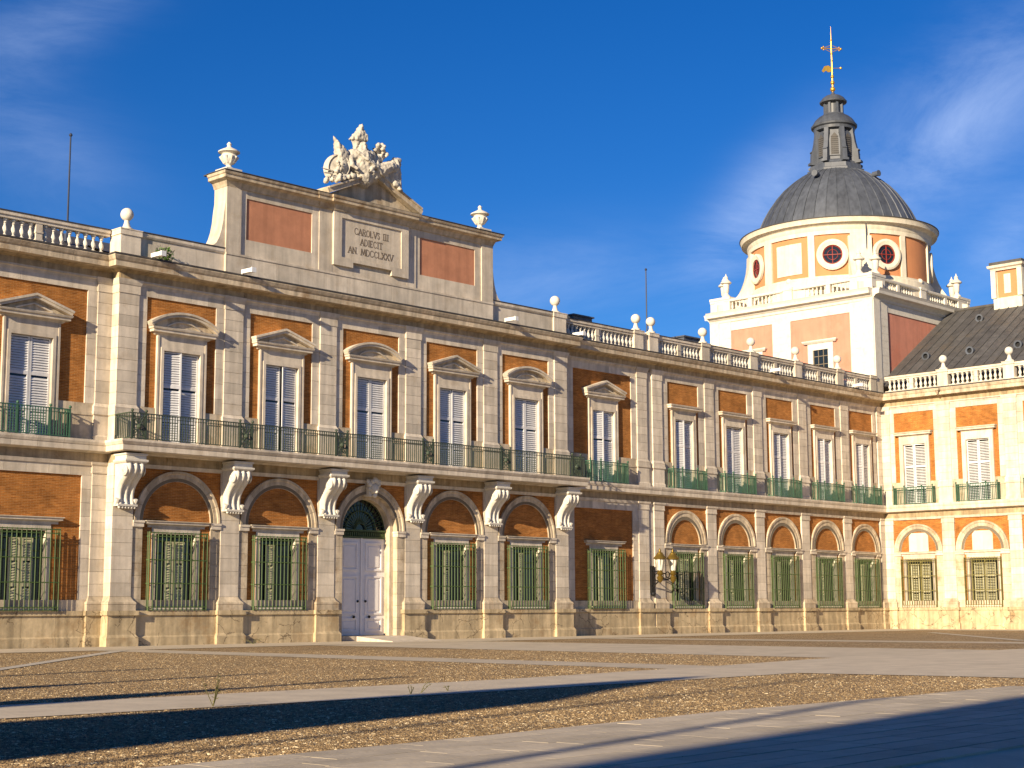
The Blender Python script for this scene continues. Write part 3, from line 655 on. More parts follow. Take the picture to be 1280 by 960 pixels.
def arch_bay(par, cx, half, ro, ri, cz, leaf, lw, gw, lit='cream', tablet=False, rail='green'):
    bay_base(par, cx, half)
    strips_v(par, cx, ri, half, 2.2, 5.72, -.05, 6, 'stone2')
    imp = cm(('impost', round(half-ri, 3)), lambda b: (b.box(-.02, half-ri, -.4, .04, 0, .31), b.box(-.05, half-ri, -.4, .08, .2, .31)), 'stone')
    put('impost', imp, par, cx+ri, 0, 5.72)
    put('impost', cm(('impost_l', round(half-ri, 3)), lambda b: (b.box(-(half-ri), .02, -.4, .04, 0, .31), b.box(-(half-ri), .05, -.4, .08, .2, .31)), 'stone'), par, cx-ri, 0, 5.72)
    if cz > 6.04:
        put('impost', cm(('stilt', ri, ro, cz), lambda b: [b.box(min(s*ri, s*ro), max(s*ri, s*ro), -.4, .0, 6.03, cz) for s in (-1, 1)], 'stone2'), par, cx)
    brick_panel(par, cx, ri, 2.2, cz, -.15, (-1.4, 1.4, 2.2, 5.74))
    put('lunette', cm(('lunette', ri, cz), lambda b: b.poly(arch_pts(ri+.03, cz+.0, 24), -.5, -.15), 'brick'), par, cx)
    spandrel(par, cx, half, ro, cz, cz, 8.58, -.12)
    arch_ring(par, cx, ro, ri, cz, -.03)
    if tablet:
        t = [(-.85, 6.05), (-.85, 7.28)]+[(-.72-.0+.0, 7.42), (-.6, 7.52), (.6, 7.52), (.72, 7.42), (.85, 7.28), (.85, 6.05)]
        put('blank_tablet', cm('blank_tablet', lambda b: b.poly(t, -.2, -.11), 'white_render'), par, cx)
    course(par, 'moulding', LOWM, cx-half, cx+half, 2)
    lower_window(par, cx, 1.15, 1.9, 5.42, -.15, lw, 5.74, leaf, gw, 1.74, 5.46, prj=.30, rail=rail, cas='olive' if tablet else 'frame_green')
def plain_bay(par, cx, half, bh, leaf):
    bay_base(par, cx, half, 4)
    strips_v(par, cx, bh, half, 2.2, 8.1, -.06, 9)
    brick_panel(par, cx, bh, 2.2, 8.1, -.14, (-1.4, 1.4, 2.2, 5.74))
    course(par, 'architrave', [(-.4, 8.1), (-.06, 8.1), (-.06, 8.58), (-.4, 8.58)], cx-half, cx+half, 6)
    course(par, 'moulding', LOWM, cx-half, cx+half, 3)
    lower_window(par, cx, 1.15, 1.9, 5.42, -.14, 1.95, 5.74, leaf, 1.72, 1.74, 5.46, prj=.36)
def balcony(par, cx, hw=1.86):
    railing(par, [(cx-hw, .02), (cx-hw, .44), (cx+hw, .44), (cx+hw, .02)], 9.79, 11.14, 'rail2', step=.135, posts=[(cx-hw, .44), (cx+hw, .44), (cx-hw*.45, .44), (cx+hw*.45, .44)])

# ------------------------------------------------------------------ central pavilion
pav = thing('palace_pavilion', 'central palace pavilion with scrolled consoles under a long balcony and an inscribed attic', 'palace', (56.775, 66, 0))
PX = [-15.675, -9.405, -3.135, 3.135, 9.405, 15.675]; BX = [-12.54, -6.27, 0, 6.27, 12.54]; HB = 2.56
solo('wall', MB().box(-16.2, 16.2, -9, -1.1, 0, 18.8), 'stone2', pav)
for i, x in enumerate(PX):
    dp = .75 if i in (0, 5) else .30
    pilaster_low(pav, x, 1.15, dp, console=True, top=8.76)
    pilaster_up(pav, x, 1.15, dp)
    put('console', console_mesh(), pav, x, 0, 6.55)
LEAF = [[(-.55, -.02, 'cream'), (.05, .60, 'cream')], [(-.62, -.1, 'cream')], None, [(-.45, 0.02, 'cream')], [(-.5, -.12, 'cream')]]
for i, x in enumerate(BX):
    upper_bay(pav, x, HB, 2.06, 'arc' if i % 2 == 0 else 'tri', 1.08, 1.46, 1.93, 14.5, 15.26)
    if i != 2: arch_bay(pav, x, HB, 2.5, 1.98, 6.03, LEAF[i], 1.86, 1.68)
# door bay
strips_v(pav, 0, 1.98, HB, .0, 5.72, -.03, 9, 'stone2')
for s in (-1, 1):
    put('impost', cm(('impost_d', s), lambda b: (b.box(*sorted((s*1.95, s*HB)), -.9, .04, 0, .31), b.box(*sorted((s*1.92, s*HB)), -.9, .08, .2, .31)), 'stone'), pav, 0, 0, 5.72)
    put('door_jamb', cm(('door_jamb', s), lambda b: b.box(*sorted((s*1.70, s*2.1)), -1.1, -.36, 0, 6.03), 'stone2'), pav, 0)
spandrel(pav, 0, HB, 2.5, 6.03, 6.03, 8.58, -.12); arch_ring(pav, 0, 2.5, 1.98, 6.03, -.03)
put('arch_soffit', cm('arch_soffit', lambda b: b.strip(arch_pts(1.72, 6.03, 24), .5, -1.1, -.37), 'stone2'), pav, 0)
course(pav, 'moulding', LOWM, -HB, HB, 2)
dr = put('door', cm('door', lambda b: (b.box(-1.72, 1.72, -1.1, -.86, .28, 5.62), b.box(-.07, .07, -.9, -.74, .28, 5.62)), 'door'), pav, 0)
for s in (-1, 1):
    def lf(b):
        a, c = sorted((s*.08, s*1.70)); b.box(a, c, -.9, -.80, .30, 5.60)
        for z0, z1 in ((.48, 1.25), (1.42, 3.55), (3.82, 5.38)):
            x0, x1 = a+.2, c-.2
            if z0 < 1.3 or z0 > 1:
                b.sweep([(x0, z0), (x0, z1), (x1, z1), (x1, z0)], [(0, 0), (.09, .0), (.09, .03), (.045, .07), (0, .02)], closed=True) if False else None
            for q in ((x0, x0+.1, z0, z1), (x1-.1, x1, z0, z1), (x0+.1, x1-.1, z0, z0+.1), (x0+.1, x1-.1, z1-.1, z1)): b.box(q[0], q[1], -.81, -.745, q[2], q[3])
            b.box(x0+.22, x1-.22, -.81, -.765, z0+.2, z1-.2, .025)
    put('door_leaf', cm(('door_leaf', s), lf, 'door'), dr, 0)
    put('handle', cm(('handle', s), lambda b: (b.ball((s*.28, .72, 2.15), .07, 6), b.ball((s*.55, .72, 1.3), .08, 6)), 'iron', 40), dr, 0)
def trans(b):
    b.box(-1.75, 1.75, -1.0, -.70, 5.62, 5.72); b.box(-1.75, 1.75, -1.0, -.66, 5.98, 6.08)
    for k in range(22): b.box(-1.68+k*.155, -1.60+k*.155, -.9, -.72, 5.74, 5.95)
put('transom', cm('transom', trans, 'frame_green'), pav, 0)
fl = put('fanlight', cm('fanlight', lambda b: (b.poly(arch_pts(1.74, 6.03, 20), -1.05, -.95), b.box(-1.7, 1.7, -1.05, -.95, 5.7, 6.03)), 'glass'), pav, 0)
def fan(b):
    for k in range(1, 17):
        a = PI*k/17; b.tube((-.35*math.cos(a), .86, 6.08+.35*math.sin(a)), (-1.7*math.cos(a), .86, 6.05+1.7*math.sin(a)), .022, 5)
    for r_ in (.35, 1.05, 1.68): b.strip(arch_pts(r_, 6.06, 20), .05, -.90, -.83)
    for k in range(16):
        a = PI*(k+.5)/16; b.ball((-1.4*math.cos(a), .86, 6.05+1.4*math.sin(a)), .05, 4)
put('fan_bars', cm('fan_bars', fan, 'frame_green'), fl, 0)
def keyst(b):
    b.poly([(-.28, 0), (.28, 0), (.40, .95), (-.40, .95)], -.3, .18)
    b.ball((0, -.28, .42), .26, 7, 1.2); b.ball((0, -.50, .40), .07, 5); b.ball((-.1, -.48, .52), .05, 4); b.ball((.1, -.48, .52), .05, 4); b.ball((0, -.46, .24), .1, 5)
    for s in (-1, 1):
        b.ball((s*.30, -.22, .66), .17, 6); b.ball((s*.40, -.2, .82), .13, 5); b.ball((s*.16, -.32, .80), .15, 6); b.ball((s*.28, -.2, .42), .12, 5)
    b.ball((0, -.32, .88), .18, 6); b.ball((0, -.3, .05), .13, 5)
put('keystone_mask', cm('keystone_mask', keyst, 'white_stone', 50), pav, 0, 0, 7.88)
put('door_step', cm('door_step', lambda b: (b.box(-1.98, 1.98, -1.0, .0, 0, .27),), 'stone2'), pav, 0)
# entablature, balcony slab, cornice
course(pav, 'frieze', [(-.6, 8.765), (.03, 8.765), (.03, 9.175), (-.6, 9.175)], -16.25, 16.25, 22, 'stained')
xs0, xs1 = -16.72, 16.72; SL = [(-2.2, 9.18), (-1.3, 9.18), (-1.24, 9.24), (-.14, 9.24), (-.11, 9.27), (-.11, 9.52), (-.07, 9.55), (0, 9.67), (0, 9.78), (-2.2, 9.79)]
n_ = 22; L_ = (xs1-xs0)/n_
course(pav, 'balcony_slab', [(a+1.45, z) for a, z in SL], xs0+L_, xs1-L_, n_-2)
solo('balcony_slab', MB().sweep([(xs0, -.62), (xs0, 1.45), (xs0+L_-.006, 1.45)], [(max(a, -1.2), z) for a, z in SL]), 'stone', pav)
solo('balcony_slab', MB().sweep([(xs1-L_+.006, 1.45), (xs1, 1.45), (xs1, -.62)], [(max(a, -1.2), z) for a, z in SL]), 'stone', pav)
posts = []
for x in PX: posts += [(x-.48, 1.33), (x+.30, 1.33)]
railing(pav, [(-16.3, .1), (-16.3, 1.33), (16.3, 1.33), (16.3, .1)], 9.80, 11.08, 'rail', step=.15, posts=posts, panels=[(x-.09, 1.33) for x in PX])
def cornice(par, x0, x1, n, lret=False, rret=False, dx=.6):
    L = (x1-x0)/n
    a, e = (x0+L if lret else x0), (x1-L if rret else x1); k = n-(1 if lret else 0)-(1 if rret else 0)
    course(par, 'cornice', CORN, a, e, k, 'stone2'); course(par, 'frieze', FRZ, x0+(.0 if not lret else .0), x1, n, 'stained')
    pp = [(max(o, -.35), z) for o, z in CORN]
    for xe in ([x0] if lret else [])+([x1] if rret else []):
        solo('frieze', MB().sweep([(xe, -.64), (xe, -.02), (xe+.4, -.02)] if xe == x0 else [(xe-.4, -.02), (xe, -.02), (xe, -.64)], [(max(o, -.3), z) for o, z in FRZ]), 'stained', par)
    if lret: solo('cornice', MB().sweep([(x0, -.64), (x0, 0), (x0+L-.006, 0)], pp), 'stone2', par)
    if rret: solo('cornice', MB().sweep([(x1-L+.006, 0), (x1, 0), (x1, -.64)], pp), 'stone2', par)
    pts = ([(x0, -.64)] if lret else [])+[(x0, 0), (x1, 0)]+([(x1, -.64)] if rret else [])
    solo('gutter', MB().sweep(pts, [(max(o, -.35), z) for o, z in GUT]), 'gutter', par)
cornice(pav, -16.25, 16.25, 22, True, True)
# parapet
PAR = [(-.9, 18.9), (-.08, 18.9), (-.08, 19.06), (-.14, 19.1), (-.14, 20.0), (-.08, 20.04), (-.04, 20.12), (-.04, 20.28), (-.9, 20.3)]
PCAP = [(-.92, 20.305), (-.02, 20.285), (0, 20.30), (-.02, 20.34), (-.92, 20.36)]
course(pav, 'parapet', PAR, -15.1, -10.05, 3); solo('parapet_capping', MB().prof(PCAP, -15.1, -10.05), 'gutter', pav)
course(pav, 'parapet', PAR, 9.6, 15.1, 3); solo('parapet_capping', MB().prof(PCAP, 9.6, 15.1), 'gutter', pav)
for x in (-15.675, 15.675):
    put('parapet_pier', cm('parapet_pier', lambda b: (b.box(-.57, .57, -1.0, -.02, 18.9, 20.02), b.box(-.62, .62, -1.04, .03, 20.02, 20.28), b.box(-.6, .6, -1.02, .01, 18.9, 19.05), b.box(-.64, .64, -1.05, .05, 20.28, 20.33)), 'stone'), pav, x)
    finial(pav, x, -.45, 20.33)
# attic
at = put('attic', cm('attic', lambda b: b.box(-10.03, 9.58, -1.1, -.13, 18.9, 23.9), 'stone'), pav, 0)
def attic_det(b):
    b.box(-10.05, 9.6, -1.15, .02, 18.9, 20.0)
course(at, 'attic_plinth', [(-1.0, 18.9), (.02, 18.9), (.02, 19.95), (.06, 20.0), (.06, 20.1), (-1.0, 20.12)], -10.05, 9.6, 12)
for x0, x1, v in ((-10.05, -9.12, .02), (-3.87, -2.95, -.02), (2.6, 3.3, -.02), (8.65, 9.6, .02)):
    put('attic_pilaster', cm(('attic_pilaster', round(x1-x0, 2)), lambda b: b.box(0, x1-x0, -1.13, 0, 20.1, 23.86), 'stone'), at, x0, v)
for x0, x1 in ((-9.12, -3.87), (3.3, 8.65)):
    pl, pr = (x0+.38, x1-.48) if x0 < 0 else (x0+.33, x1-.52)
    for q in ((x0, pl, 20.1, 23.86), (pr, x1, 20.1, 23.86), (pl, pr, 20.1, 20.98), (pl, pr, 23.2, 23.86)):
        put('attic_ashlar', cm(('attic_ashlar', tuple(round(a, 3) for a in q)), lambda b: b.box(q[0], q[1], -.5, -.06, q[2], q[3]), 'stone'), at, 0)
    put('pink_panel', cm(('pink_panel', x0), lambda b: b.box(pl, pr, -.5, -.11, 20.98, 23.2), 'pink'), at, 0)
def tab(b):
    x0, x1 = -2.95, 2.6
    for q in ((x0, -2.38, 20.85, 23.86), (2.06, x1, 20.85, 23.86), (-2.38, 2.06, 23.28, 23.86), (-2.38, 2.06, 20.85, 21.05), (x0, -1.55, 20.55, 20.85), (1.32, x1, 20.55, 20.85)): b.box(q[0], q[1], -.5, .12, q[2], q[3])
    b.box(-2.38, 2.06, -.5, .045, 21.05, 23.28)
    b.box(-2.95, 2.6, -.5, -.03, 20.1, 20.6)
tb = put('tablet', cm('tablet', tab, 'stone'), at, 0)
LET = {'C': [[(.92, .80), (.78, .95), (.5, 1), (.22, .9), (.06, .66), (.04, .42), (.16, .14), (.42, 0), (.74, .03), (.94, .2)]],
 'A': [[(0, 0), (.5, 1), (1, 0)], [(.2, .36), (.8, .36)]], 'R': [[(.1, 0), (.1, 1), (.55, 1), (.8, .88), (.8, .64), (.55, .52), (.1, .52)], [(.45, .52), (.95, 0)]],
 'O': [[(.5 + .48*math.cos(a), .5+.5*math.sin(a)) for a in [2*PI*i/14 for i in range(15)]]], 'L': [[(.1, 1), (.1, 0), (.8, 0), (.85, .15)]],
 'V': [[(0, 1), (.5, 0), (1, 1)]], 'S': [[(.78, .82), (.62, .98), (.36, .98), (.16, .84), (.2, .62), (.5, .52), (.76, .38), (.8, .16), (.58, 0), (.3, 0), (.1, .18)]],
 'I': [[(.5, 0), (.5, 1)]], 'D': [[(.1, 0), (.1, 1), (.5, 1), (.85, .8), (.95, .5), (.85, .2), (.5, 0), (.1, 0)]], 'E': [[(.75, .86), (.75, 1), (.1, 1), (.1, 0), (.8, 0), (.8, .14)], [(.1, .52), (.6, .52)]],
 'T': [[(.02, .86), (.05, 1), (.95, 1), (.98, .86)], [(.5, 1), (.5, 0)]], 'N': [[(.06, 0), (.06, 1), (.94, 0), (.94, 1)]], 'M': [[(0, 0), (.14, 1), (.5, .1), (.86, 1), (1, 0)]], 'X': [[(.02, 0), (.95, 1)], [(.05, 1), (.98, 0)]], '.': [[(.2, 0), (.2, .06)]]}
WID = {'I': .42, '.': .35, ' ': .5, 'L': .75, 'S': .75, 'E': .8, 'M': 1.15, 'R': .85}
def letters(b, txt, x0, x1, z, h):
    tot = sum(WID.get(c, .95)+.16 for c in txt); k = (x1-x0)/tot; x = x0
    for c in txt:
        wv = WID.get(c, .95)
        for pl in LET.get(c, []):
            for (ax_, az_), (bx_, bz_) in zip(pl[:-1], pl[1:]):
                th = .030 if abs(bz_-az_) > .4 else .02
                p = Vector((x+ax_*wv*k, z+az_*h)); q = Vector((x+bx_*wv*k, z+bz_*h)); d = (q-p); 
                if d.length < 1e-4: continue
                d.normalize(); nn = Vector((-d.y, d.x))*th; p -= d*.012; q += d*.012
                vs = [(p+nn), (q+nn), (q-nn), (p-nn)]
                b.poly([(t.x, t.y) for t in vs], .03, .052+rs.uniform(0, .003))
            if c in 'IAVXNMRT':
                for e in (pl[0], pl[-1]):
                    if e[1] in (0, 1) and c != '.':
                        ex = x+e[0]*wv*k; ez = z+e[1]*h; b.box(ex-.07, ex+.07, .03, .056+rs.uniform(0, .003), ez-.014, ez+.014)
        x += (wv+.16)*k
for i, (t_, a_, b2, z_) in enumerate((('CAROLVS III', -1.42, 1.14, 22.52), ('ADIECIT', -.98, .68, 21.96), ('AN. MDCCLXXV', -1.86, 1.50, 21.40))):
    mb = MB(); letters(mb, t_, a_, b2, z_, .36); solo('inscription', mb, 'letter', tb)
pth = [(-10.05, -1.15), (-10.05, 0), (-3.87, 0), (-3.87, .05), (-2.95, .05), (-2.95, .17), (2.6, .17), (2.6, .05), (3.3, .05), (3.3, 0), (9.6, 0), (9.6, -1.15)]
solo('attic_cornice', MB().sweep(pth, [(-.3, 23.62), (.02, 23.62), (.06, 23.74), (.12, 23.86), (.14, 23.9), (.36, 23.98), (.40, 24.0), (.40, 24.16), (.46, 24.2), (.5, 24.32), (-.3, 24.36)]), 'stone2', at)
solo('attic_capping', MB().box(-10.5, 10.05, -1.5, .1, 24.345, 24.40).sweep([(-10.05, -1.15), (-10.05, 0), (9.6, 0), (9.6, -1.15)], [(-.3, 24.365), (.51, 24.33), (.53, 24.35), (.52, 24.39), (-.3, 24.41)]), 'gutter', at)
for s, xe in ((-1, -10.05), (1, 9.6)):
    cv = [(xe, 22.9)]+[(xe+s*(.06+.75*(1-math.cos(PI/2*t))), 22.9-2.55*math.sin(PI/2*t)) for t in (.15, .3, .45, .6, .75, .88, 1)]+[(xe, 20.3)]
    put('attic_flare', cm(('attic_flare', s), lambda b: b.poly(cv, -1.1, -.08), 'stone'), at, 0)
pe = put('attic_pediment', cm('attic_pediment', lambda b: b.poly([(-3.52, 24.37), (3.3, 24.37), (-.1, 25.95)], -1.0, .02), 'stone2'), at, 0)
for s in (-1, 1):
    pts_ = [(-3.55, 24.42), (-.12, 25.92)] if s < 0 else [(-.08, 25.92), (3.33, 24.42)]
    put('raking_cornice', cm(('raking_cornice', s), lambda b: (b.strip(pts_, .30, -1.05, .42), b.strip([(x, z+.29) for x, z in pts_], .10, -1.08, .50)), 'stone2'), pe, 0)
for x in (-9.65, 8.95): urn(pav, x, -.45, 24.40)
def roof(par, x0, x1, v0=-1.3, zr=21.9):
    solo('roof', MB().add([(x0, -v0, 19.3), (x1, -v0, 19.3), (x1, 7, zr), (x0, 7, zr), (x0, 16, 19.3), (x1, 16, 19.3)], [(0, 1, 2, 3), (3, 2, 5, 4)]), 'slate', par)
roof(pav, -16.1, 16.1, zr=21.3)
def skylight(par, x, v, z, wd=1.3):
    put('skylight', cm(('skylight', wd), lambda b: (b.box(-wd/2, wd/2, -.6, .6, -2.5, .10), b.box(-wd/2-.12, wd/2+.12, -.72, .72, .10, .2)), 'lead'), par, x, v, z)
skylight(pav, 11.2, -3.0, 20.95)

# ------------------------------------------------------------------ side bays and wings along the main front
def wing_common(par, x0, x1, nl):
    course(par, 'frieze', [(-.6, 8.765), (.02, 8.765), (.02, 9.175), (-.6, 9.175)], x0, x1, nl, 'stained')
    course(par, 'string_course', STRING, x0, x1, nl); cornice(par, x0, x1, nl)
    solo('wall', MB().box(x0, x1, -9, -.75, 0, 18.8), 'stone2', par)
    roof(par, x0, x1)
OXR = 92.0
wr = thing('palace_wing', 'long palace wing of brick and stone right of the pavilion, green balconies over arched bays', 'palace', (OXR, 66.6, 0))
wing_common(wr, 72.9-OXR, 111.7-OXR, 28)
for X in (73.35,): pilaster_low(wr, X-OXR, .9); pilaster_up(wr, X-OXR, .9)
WP = [81.2, 82.83, 88.68, 94.5, 100.35, 106.2]
for X in WP: pilaster_low(wr, X-OXR, 1.05); pilaster_up(wr, X-OXR, 1.05)
pilaster_low(wr, 111.45-OXR, .8); pilaster_up(wr, 111.45-OXR, .8)
solo('infill', MB().box(81.7-OXR, 82.33-OXR, -.75, -.08, 1.7, 17.6), 'stone', wr)
solo('infill', MB().box(81.7-OXR, 82.33-OXR, -.75, .16, 0, 1.68), 'stone2', wr)
c0 = 77.23-OXR; h0 = 3.43
plain_bay(wr, c0, h0, 2.9, [(-.35, .0, 'cream')])
upper_bay(wr, c0, h0, 2.9, 'tri', 1.08, 1.46, 1.93, 14.5, 15.26)
balcony(wr, c0)
WB = [(82.83+88.68)/2, (88.68+94.5)/2, (94.5+100.35)/2, (100.35+106.2)/2, (106.2+111.05)/2+.1]
WL = [[(-.6, -.05, 'cream'), (.1, .5, 'cream')], [(-.62, -.12, 'cream')], [(-.55, -.1, 'cream')], [(-.62, -.2, 'cream')], [(-.5, -.25, 'cream'), (-.15, .1, 'cream')]]
for i, X in enumerate(WB):
    hf = 2.39 if i < 4 else 2.16
    arch_bay(wr, X-OXR, hf, min(2.25, hf-.02), 1.60, 6.1, WL[i], 1.90, 1.66)
    upper_bay(wr, X-OXR, hf, 1.72, 'flat', .98, 1.34, 1.80, 14.6, 15.22, zt=17.15)
    balcony(wr, X-OXR)
zb_ = 18.92
balustrade(wr, 73.15-OXR, 80.85-OXR, zb_, v=-.4, nb=9); rail_pedestal(wr, 81.15-OXR, .95, -.4, zb_); rail_pedestal(wr, 82.75-OXR, .95, -.4, zb_)
solo('parapet', MB().box(81.6-OXR, 82.3-OXR, -.6, -.3, 18.9, 20.3), 'stone', wr)
prev = 83.2
for X in (88.6, 94.45, 100.25, 106.1, 111.0):
    balustrade(wr, prev-OXR, X-.45-OXR, zb_, v=-.4, nb=6); rail_pedestal(wr, X-OXR, .9, -.4, zb_, X < 110); prev = X+.45
solo('bottom_rail', MB().box(111.4-OXR, 112.6-OXR, -.6, -.2, 18.92, 20.3), 'stone', wr)
for X in (78.0, 90.0): skylight(wr, X*70.4/70-OXR, -3.4, 21.2, 1.9)

OXL = 36.35
wl = thing('palace_wing', 'palace wing at the left edge, one pedimented window over a green grille', 'palace', (OXL, 66.6, 0))
wing_common(wl, 19-OXL, 40.62-OXL, 16)
for X, wd in ((40.17, .85), (32.35, 1.05), (30.72, 1.05), (24.87, 1.05), (19.0, 1.05)): pilaster_low(wl, X-OXL, wd); pilaster_up(wl, X-OXL, wd)
solo('infill', MB().box(31.2-OXL, 31.85-OXL, -.75, -.08, 0, 17.6), 'stone', wl)
plain_bay(wl, 36.32-OXL, 3.43, 2.9, [(-.62, -.05, 'cream'), (.02, .6, 'cream')])
upper_bay(wl, 36.32-OXL, 3.43, 2.9, 'tri', 1.08, 1.46, 1.93, 14.5, 15.26); balcony(wl, 36.32-OXL)
for X in (27.8, 21.93):
    arch_bay(wl, X-OXL, 2.4, 2.25, 1.6, 6.1, WL[0], 1.9, 1.66); upper_bay(wl, X-OXL, 2.4, 1.72, 'flat', .98, 1.34, 1.8, 14.6, 15.22, zt=17.15); balcony(wl, X-OXL)
balustrade(wl, 32.8-OXL, 40.4-OXL, zb_, v=-.4, nb=8); rail_pedestal(wl, 32.35-OXL, .9, -.4, zb_); rail_pedestal(wl, 30.72-OXL, .9, -.4, zb_)
balustrade(wl, 25.3-OXL, 30.3-OXL, zb_, v=-.4, nb=6); balustrade(wl, 19.0-OXL, 24.4-OXL, zb_, v=-.4, nb=6); rail_pedestal(wl, 24.87-OXL, .9, -.4, zb_)

# wing closing the court on the right, facing left
sw = thing('palace_wing', 'sunlit palace wing closing the court at the right, white tablets above its grilles', 'palace', (111.7, 60.8, .004), R(-90))
wing_common(sw, -5.8, 19.0, 18)
SLAT[0] = .062     # the slats of the sunlit wing stand open
SPX = [(-5.45, .75), (-.25, 1.05), (5.35, 1.05), (10.95, 1.05), (16.55, 1.05)]
for x, wd in SPX: pilaster_low(sw, x, wd); pilaster_up(sw, x, wd)
SB = [((-5.075-.775)/2+.0, 2.15), (2.55, 2.275), (8.15, 2.275), (13.75, 2.275)]
SLF = [[(-.85, -.16, 'cream'), (.10, .85, 'cream')], [(-.9, -.08, 'cream'), (.06, .9, 'cream')], [(-.7, -.05, 'white'), (0, .7, 'white')], [(-.7, -.05, 'white'), (0, .7, 'white')]]
for (x, hf), lf_ in zip(SB, SLF):
    arch_bay(sw, x, hf, min(2.2, hf-.02), 1.55, 6.1, lf_, 1.72, 1.5, tablet=True, rail='olive')
    upper_bay(sw, x, hf, 1.76, 'flat', .98, 1.32, 1.68, 14.6, 15.22, zt=17.2); balcony(sw, x, 1.72)
prev = -5.45
for x in (-.25, 5.35, 10.95, 16.55):
    balustrade(sw, prev, x-.45, zb_, v=-.4, nb=5); rail_pedestal(sw, x, .9, -.4, zb_); prev = x+.45
# its lead roof
a_ = math.atan2(27.6-19.7, 12.6); Lr = math.hypot(27.6-19.7, 12.6); wd_ = .86
me = cm('roof_sheet', lambda b: (b.box(0, wd_-.02, 0, .03, 0, Lr), b.box(wd_-.07, wd_, 0, .09, 0, Lr)), 'slate')
rf = solo('roof', MB().add([(-7, 1.2, 19.64), (21, 1.2, 19.64), (21, 13.8, 27.54), (-7, 13.8, 27.54), (-7, 27, 19.64), (21, 27, 19.64)], [(0, 1, 2, 3), (3, 2, 5, 4), (0, 3, 4), (1, 5, 2)]), 'slate', sw)
for k in range(32):
    o = put('roof_sheet', me, rf, -6.7+k*wd_, -1.2, 19.7); o.rotation_euler = (-(PI/2-a_), 0, 0)
put('ridge_roll', cm('ridge_roll', lambda b: b.tube((-7, 13.8, 27.72), (21, 13.8, 27.72), .14, 8), 'slate', 40), rf)
def vent(b):
    P = []
    for r_, y in ((.30, .2), (.30, -.16), (.36, -.16), (.36, -.24), (.22, -.24), (.22, .0)):
        for k in range(14): P.append((r_*math.cos(2*PI*k/14), y, r_*math.sin(2*PI*k/14)))
    F = [(i*14+k, i*14+(k+1) % 14, (i+1)*14+(k+1) % 14, (i+1)*14+k) for i in range(5) for k in range(14)]; b.add(P, F)
for X, Y in ((117, 65.2), (117, 61.2), (117, 57.0), (117, 52.8), (123, 63.3), (123, 56.4)):
    d_ = X-111.7; z = 19.7+(d_-1.2)*math.tan(a_)+.18
    o = put('roof_vent', cm('roof_vent', vent, 'lead', 40), rf, 60.8-Y, -d_, z)
    put('vent_opening', cm('vent_opening', lambda b: b.lathe([(.22, 0), (.22, .02)], 12), 'iron'), o, 60.8-Y, -d_, z, rot=(PI/2, 0, 0))
def chim(b):
    b.box(-1.15, 1.15, -1.15, 1.15, -2.5, 3.0); b.box(-1.3, 1.3, -1.3, 1.3, -2.5, .35)
    for sx in (-1, 1):
        for sv in (-1, 1): b.box(sx*1.2-.22, sx*1.2+.22, sv*1.2-.22, sv*1.2+.22, .35, 2.75)
ch = put('chimney', cm('chimney', chim, 'white_render'), sw, 60.8-61.55, -14.3, 27.75)
put('chimney_cap', cm('chimney_cap', lambda b: b.sweep([(-1.3, -1.3), (-1.3, 1.3), (1.3, 1.3), (1.3, -1.3)], [(-1.2, 2.74), (.1, 2.74), (.14, 2.9), (.32, 3.0), (.36, 3.2), (-1.2, 3.22)], closed=True), 'stone'), ch, 60.8-61.55, -14.3, 27.75)
put('chimney_cap', cm('chimney_lid', lambda b: b.box(-1.5, 1.5, -1.5, 1.5, 3.22, 3.5), 'slate'), ch, 60.8-61.55, -14.3, 27.75)
for rz_, dv in ((0, 0), (PI/2, 0), (-PI/2, 0)):
    put('ochre_panel', cm('ochre_panel', lambda b: b.box(-.92, .92, .8, 1.19, .36, 2.72), 'ochre'), ch, 60.8-61.55, -14.3, 27.75, rot=(0, 0, rz_))
    put('white_panel', cm('white_panel', lambda b: b.box(-.3, .3, .8, 1.24, .7, 2.4), 'white_render'), ch, 60.8-61.55, -14.3, 27.75, rot=(0, 0, rz_))

# ------------------------------------------------------------------ domed tower behind the corner
TX, TY, HT = 121.2, 76.0, 8.4
tw = thing('domed_tower', 'square pink tower with a balustrade carrying a round drum, grey lead dome and lantern', 'tower', (TX, TY, 0))
def tput(name, me, par, loc=(0, 0, 0), rz=0):
    o = bpy.data.objects.new(name, me); C.objects.link(o); o.parent = par; o.location = loc; o.rotation_euler = (0, 0, rz); W[o] = (0, 0, 0); return o
tput('wall', cm('tower_wall', lambda b: b.box(-8.2, 8.2, -8.2, 8.2, 0, 28), 'white_render'), tw)
FACES = [((-HT, 0, 0), R(-90)), ((0, -HT, 0), 0), ((HT, 0, 0), R(90)), ((0, HT, 0), R(180))]
TC = [(-.5, 27.1), (.04, 27.1), (.08, 27.3), (.16, 27.36), (.3, 27.5), (.6, 27.56), (.62, 27.8), (.7, 27.98), (-.5, 28.02)]
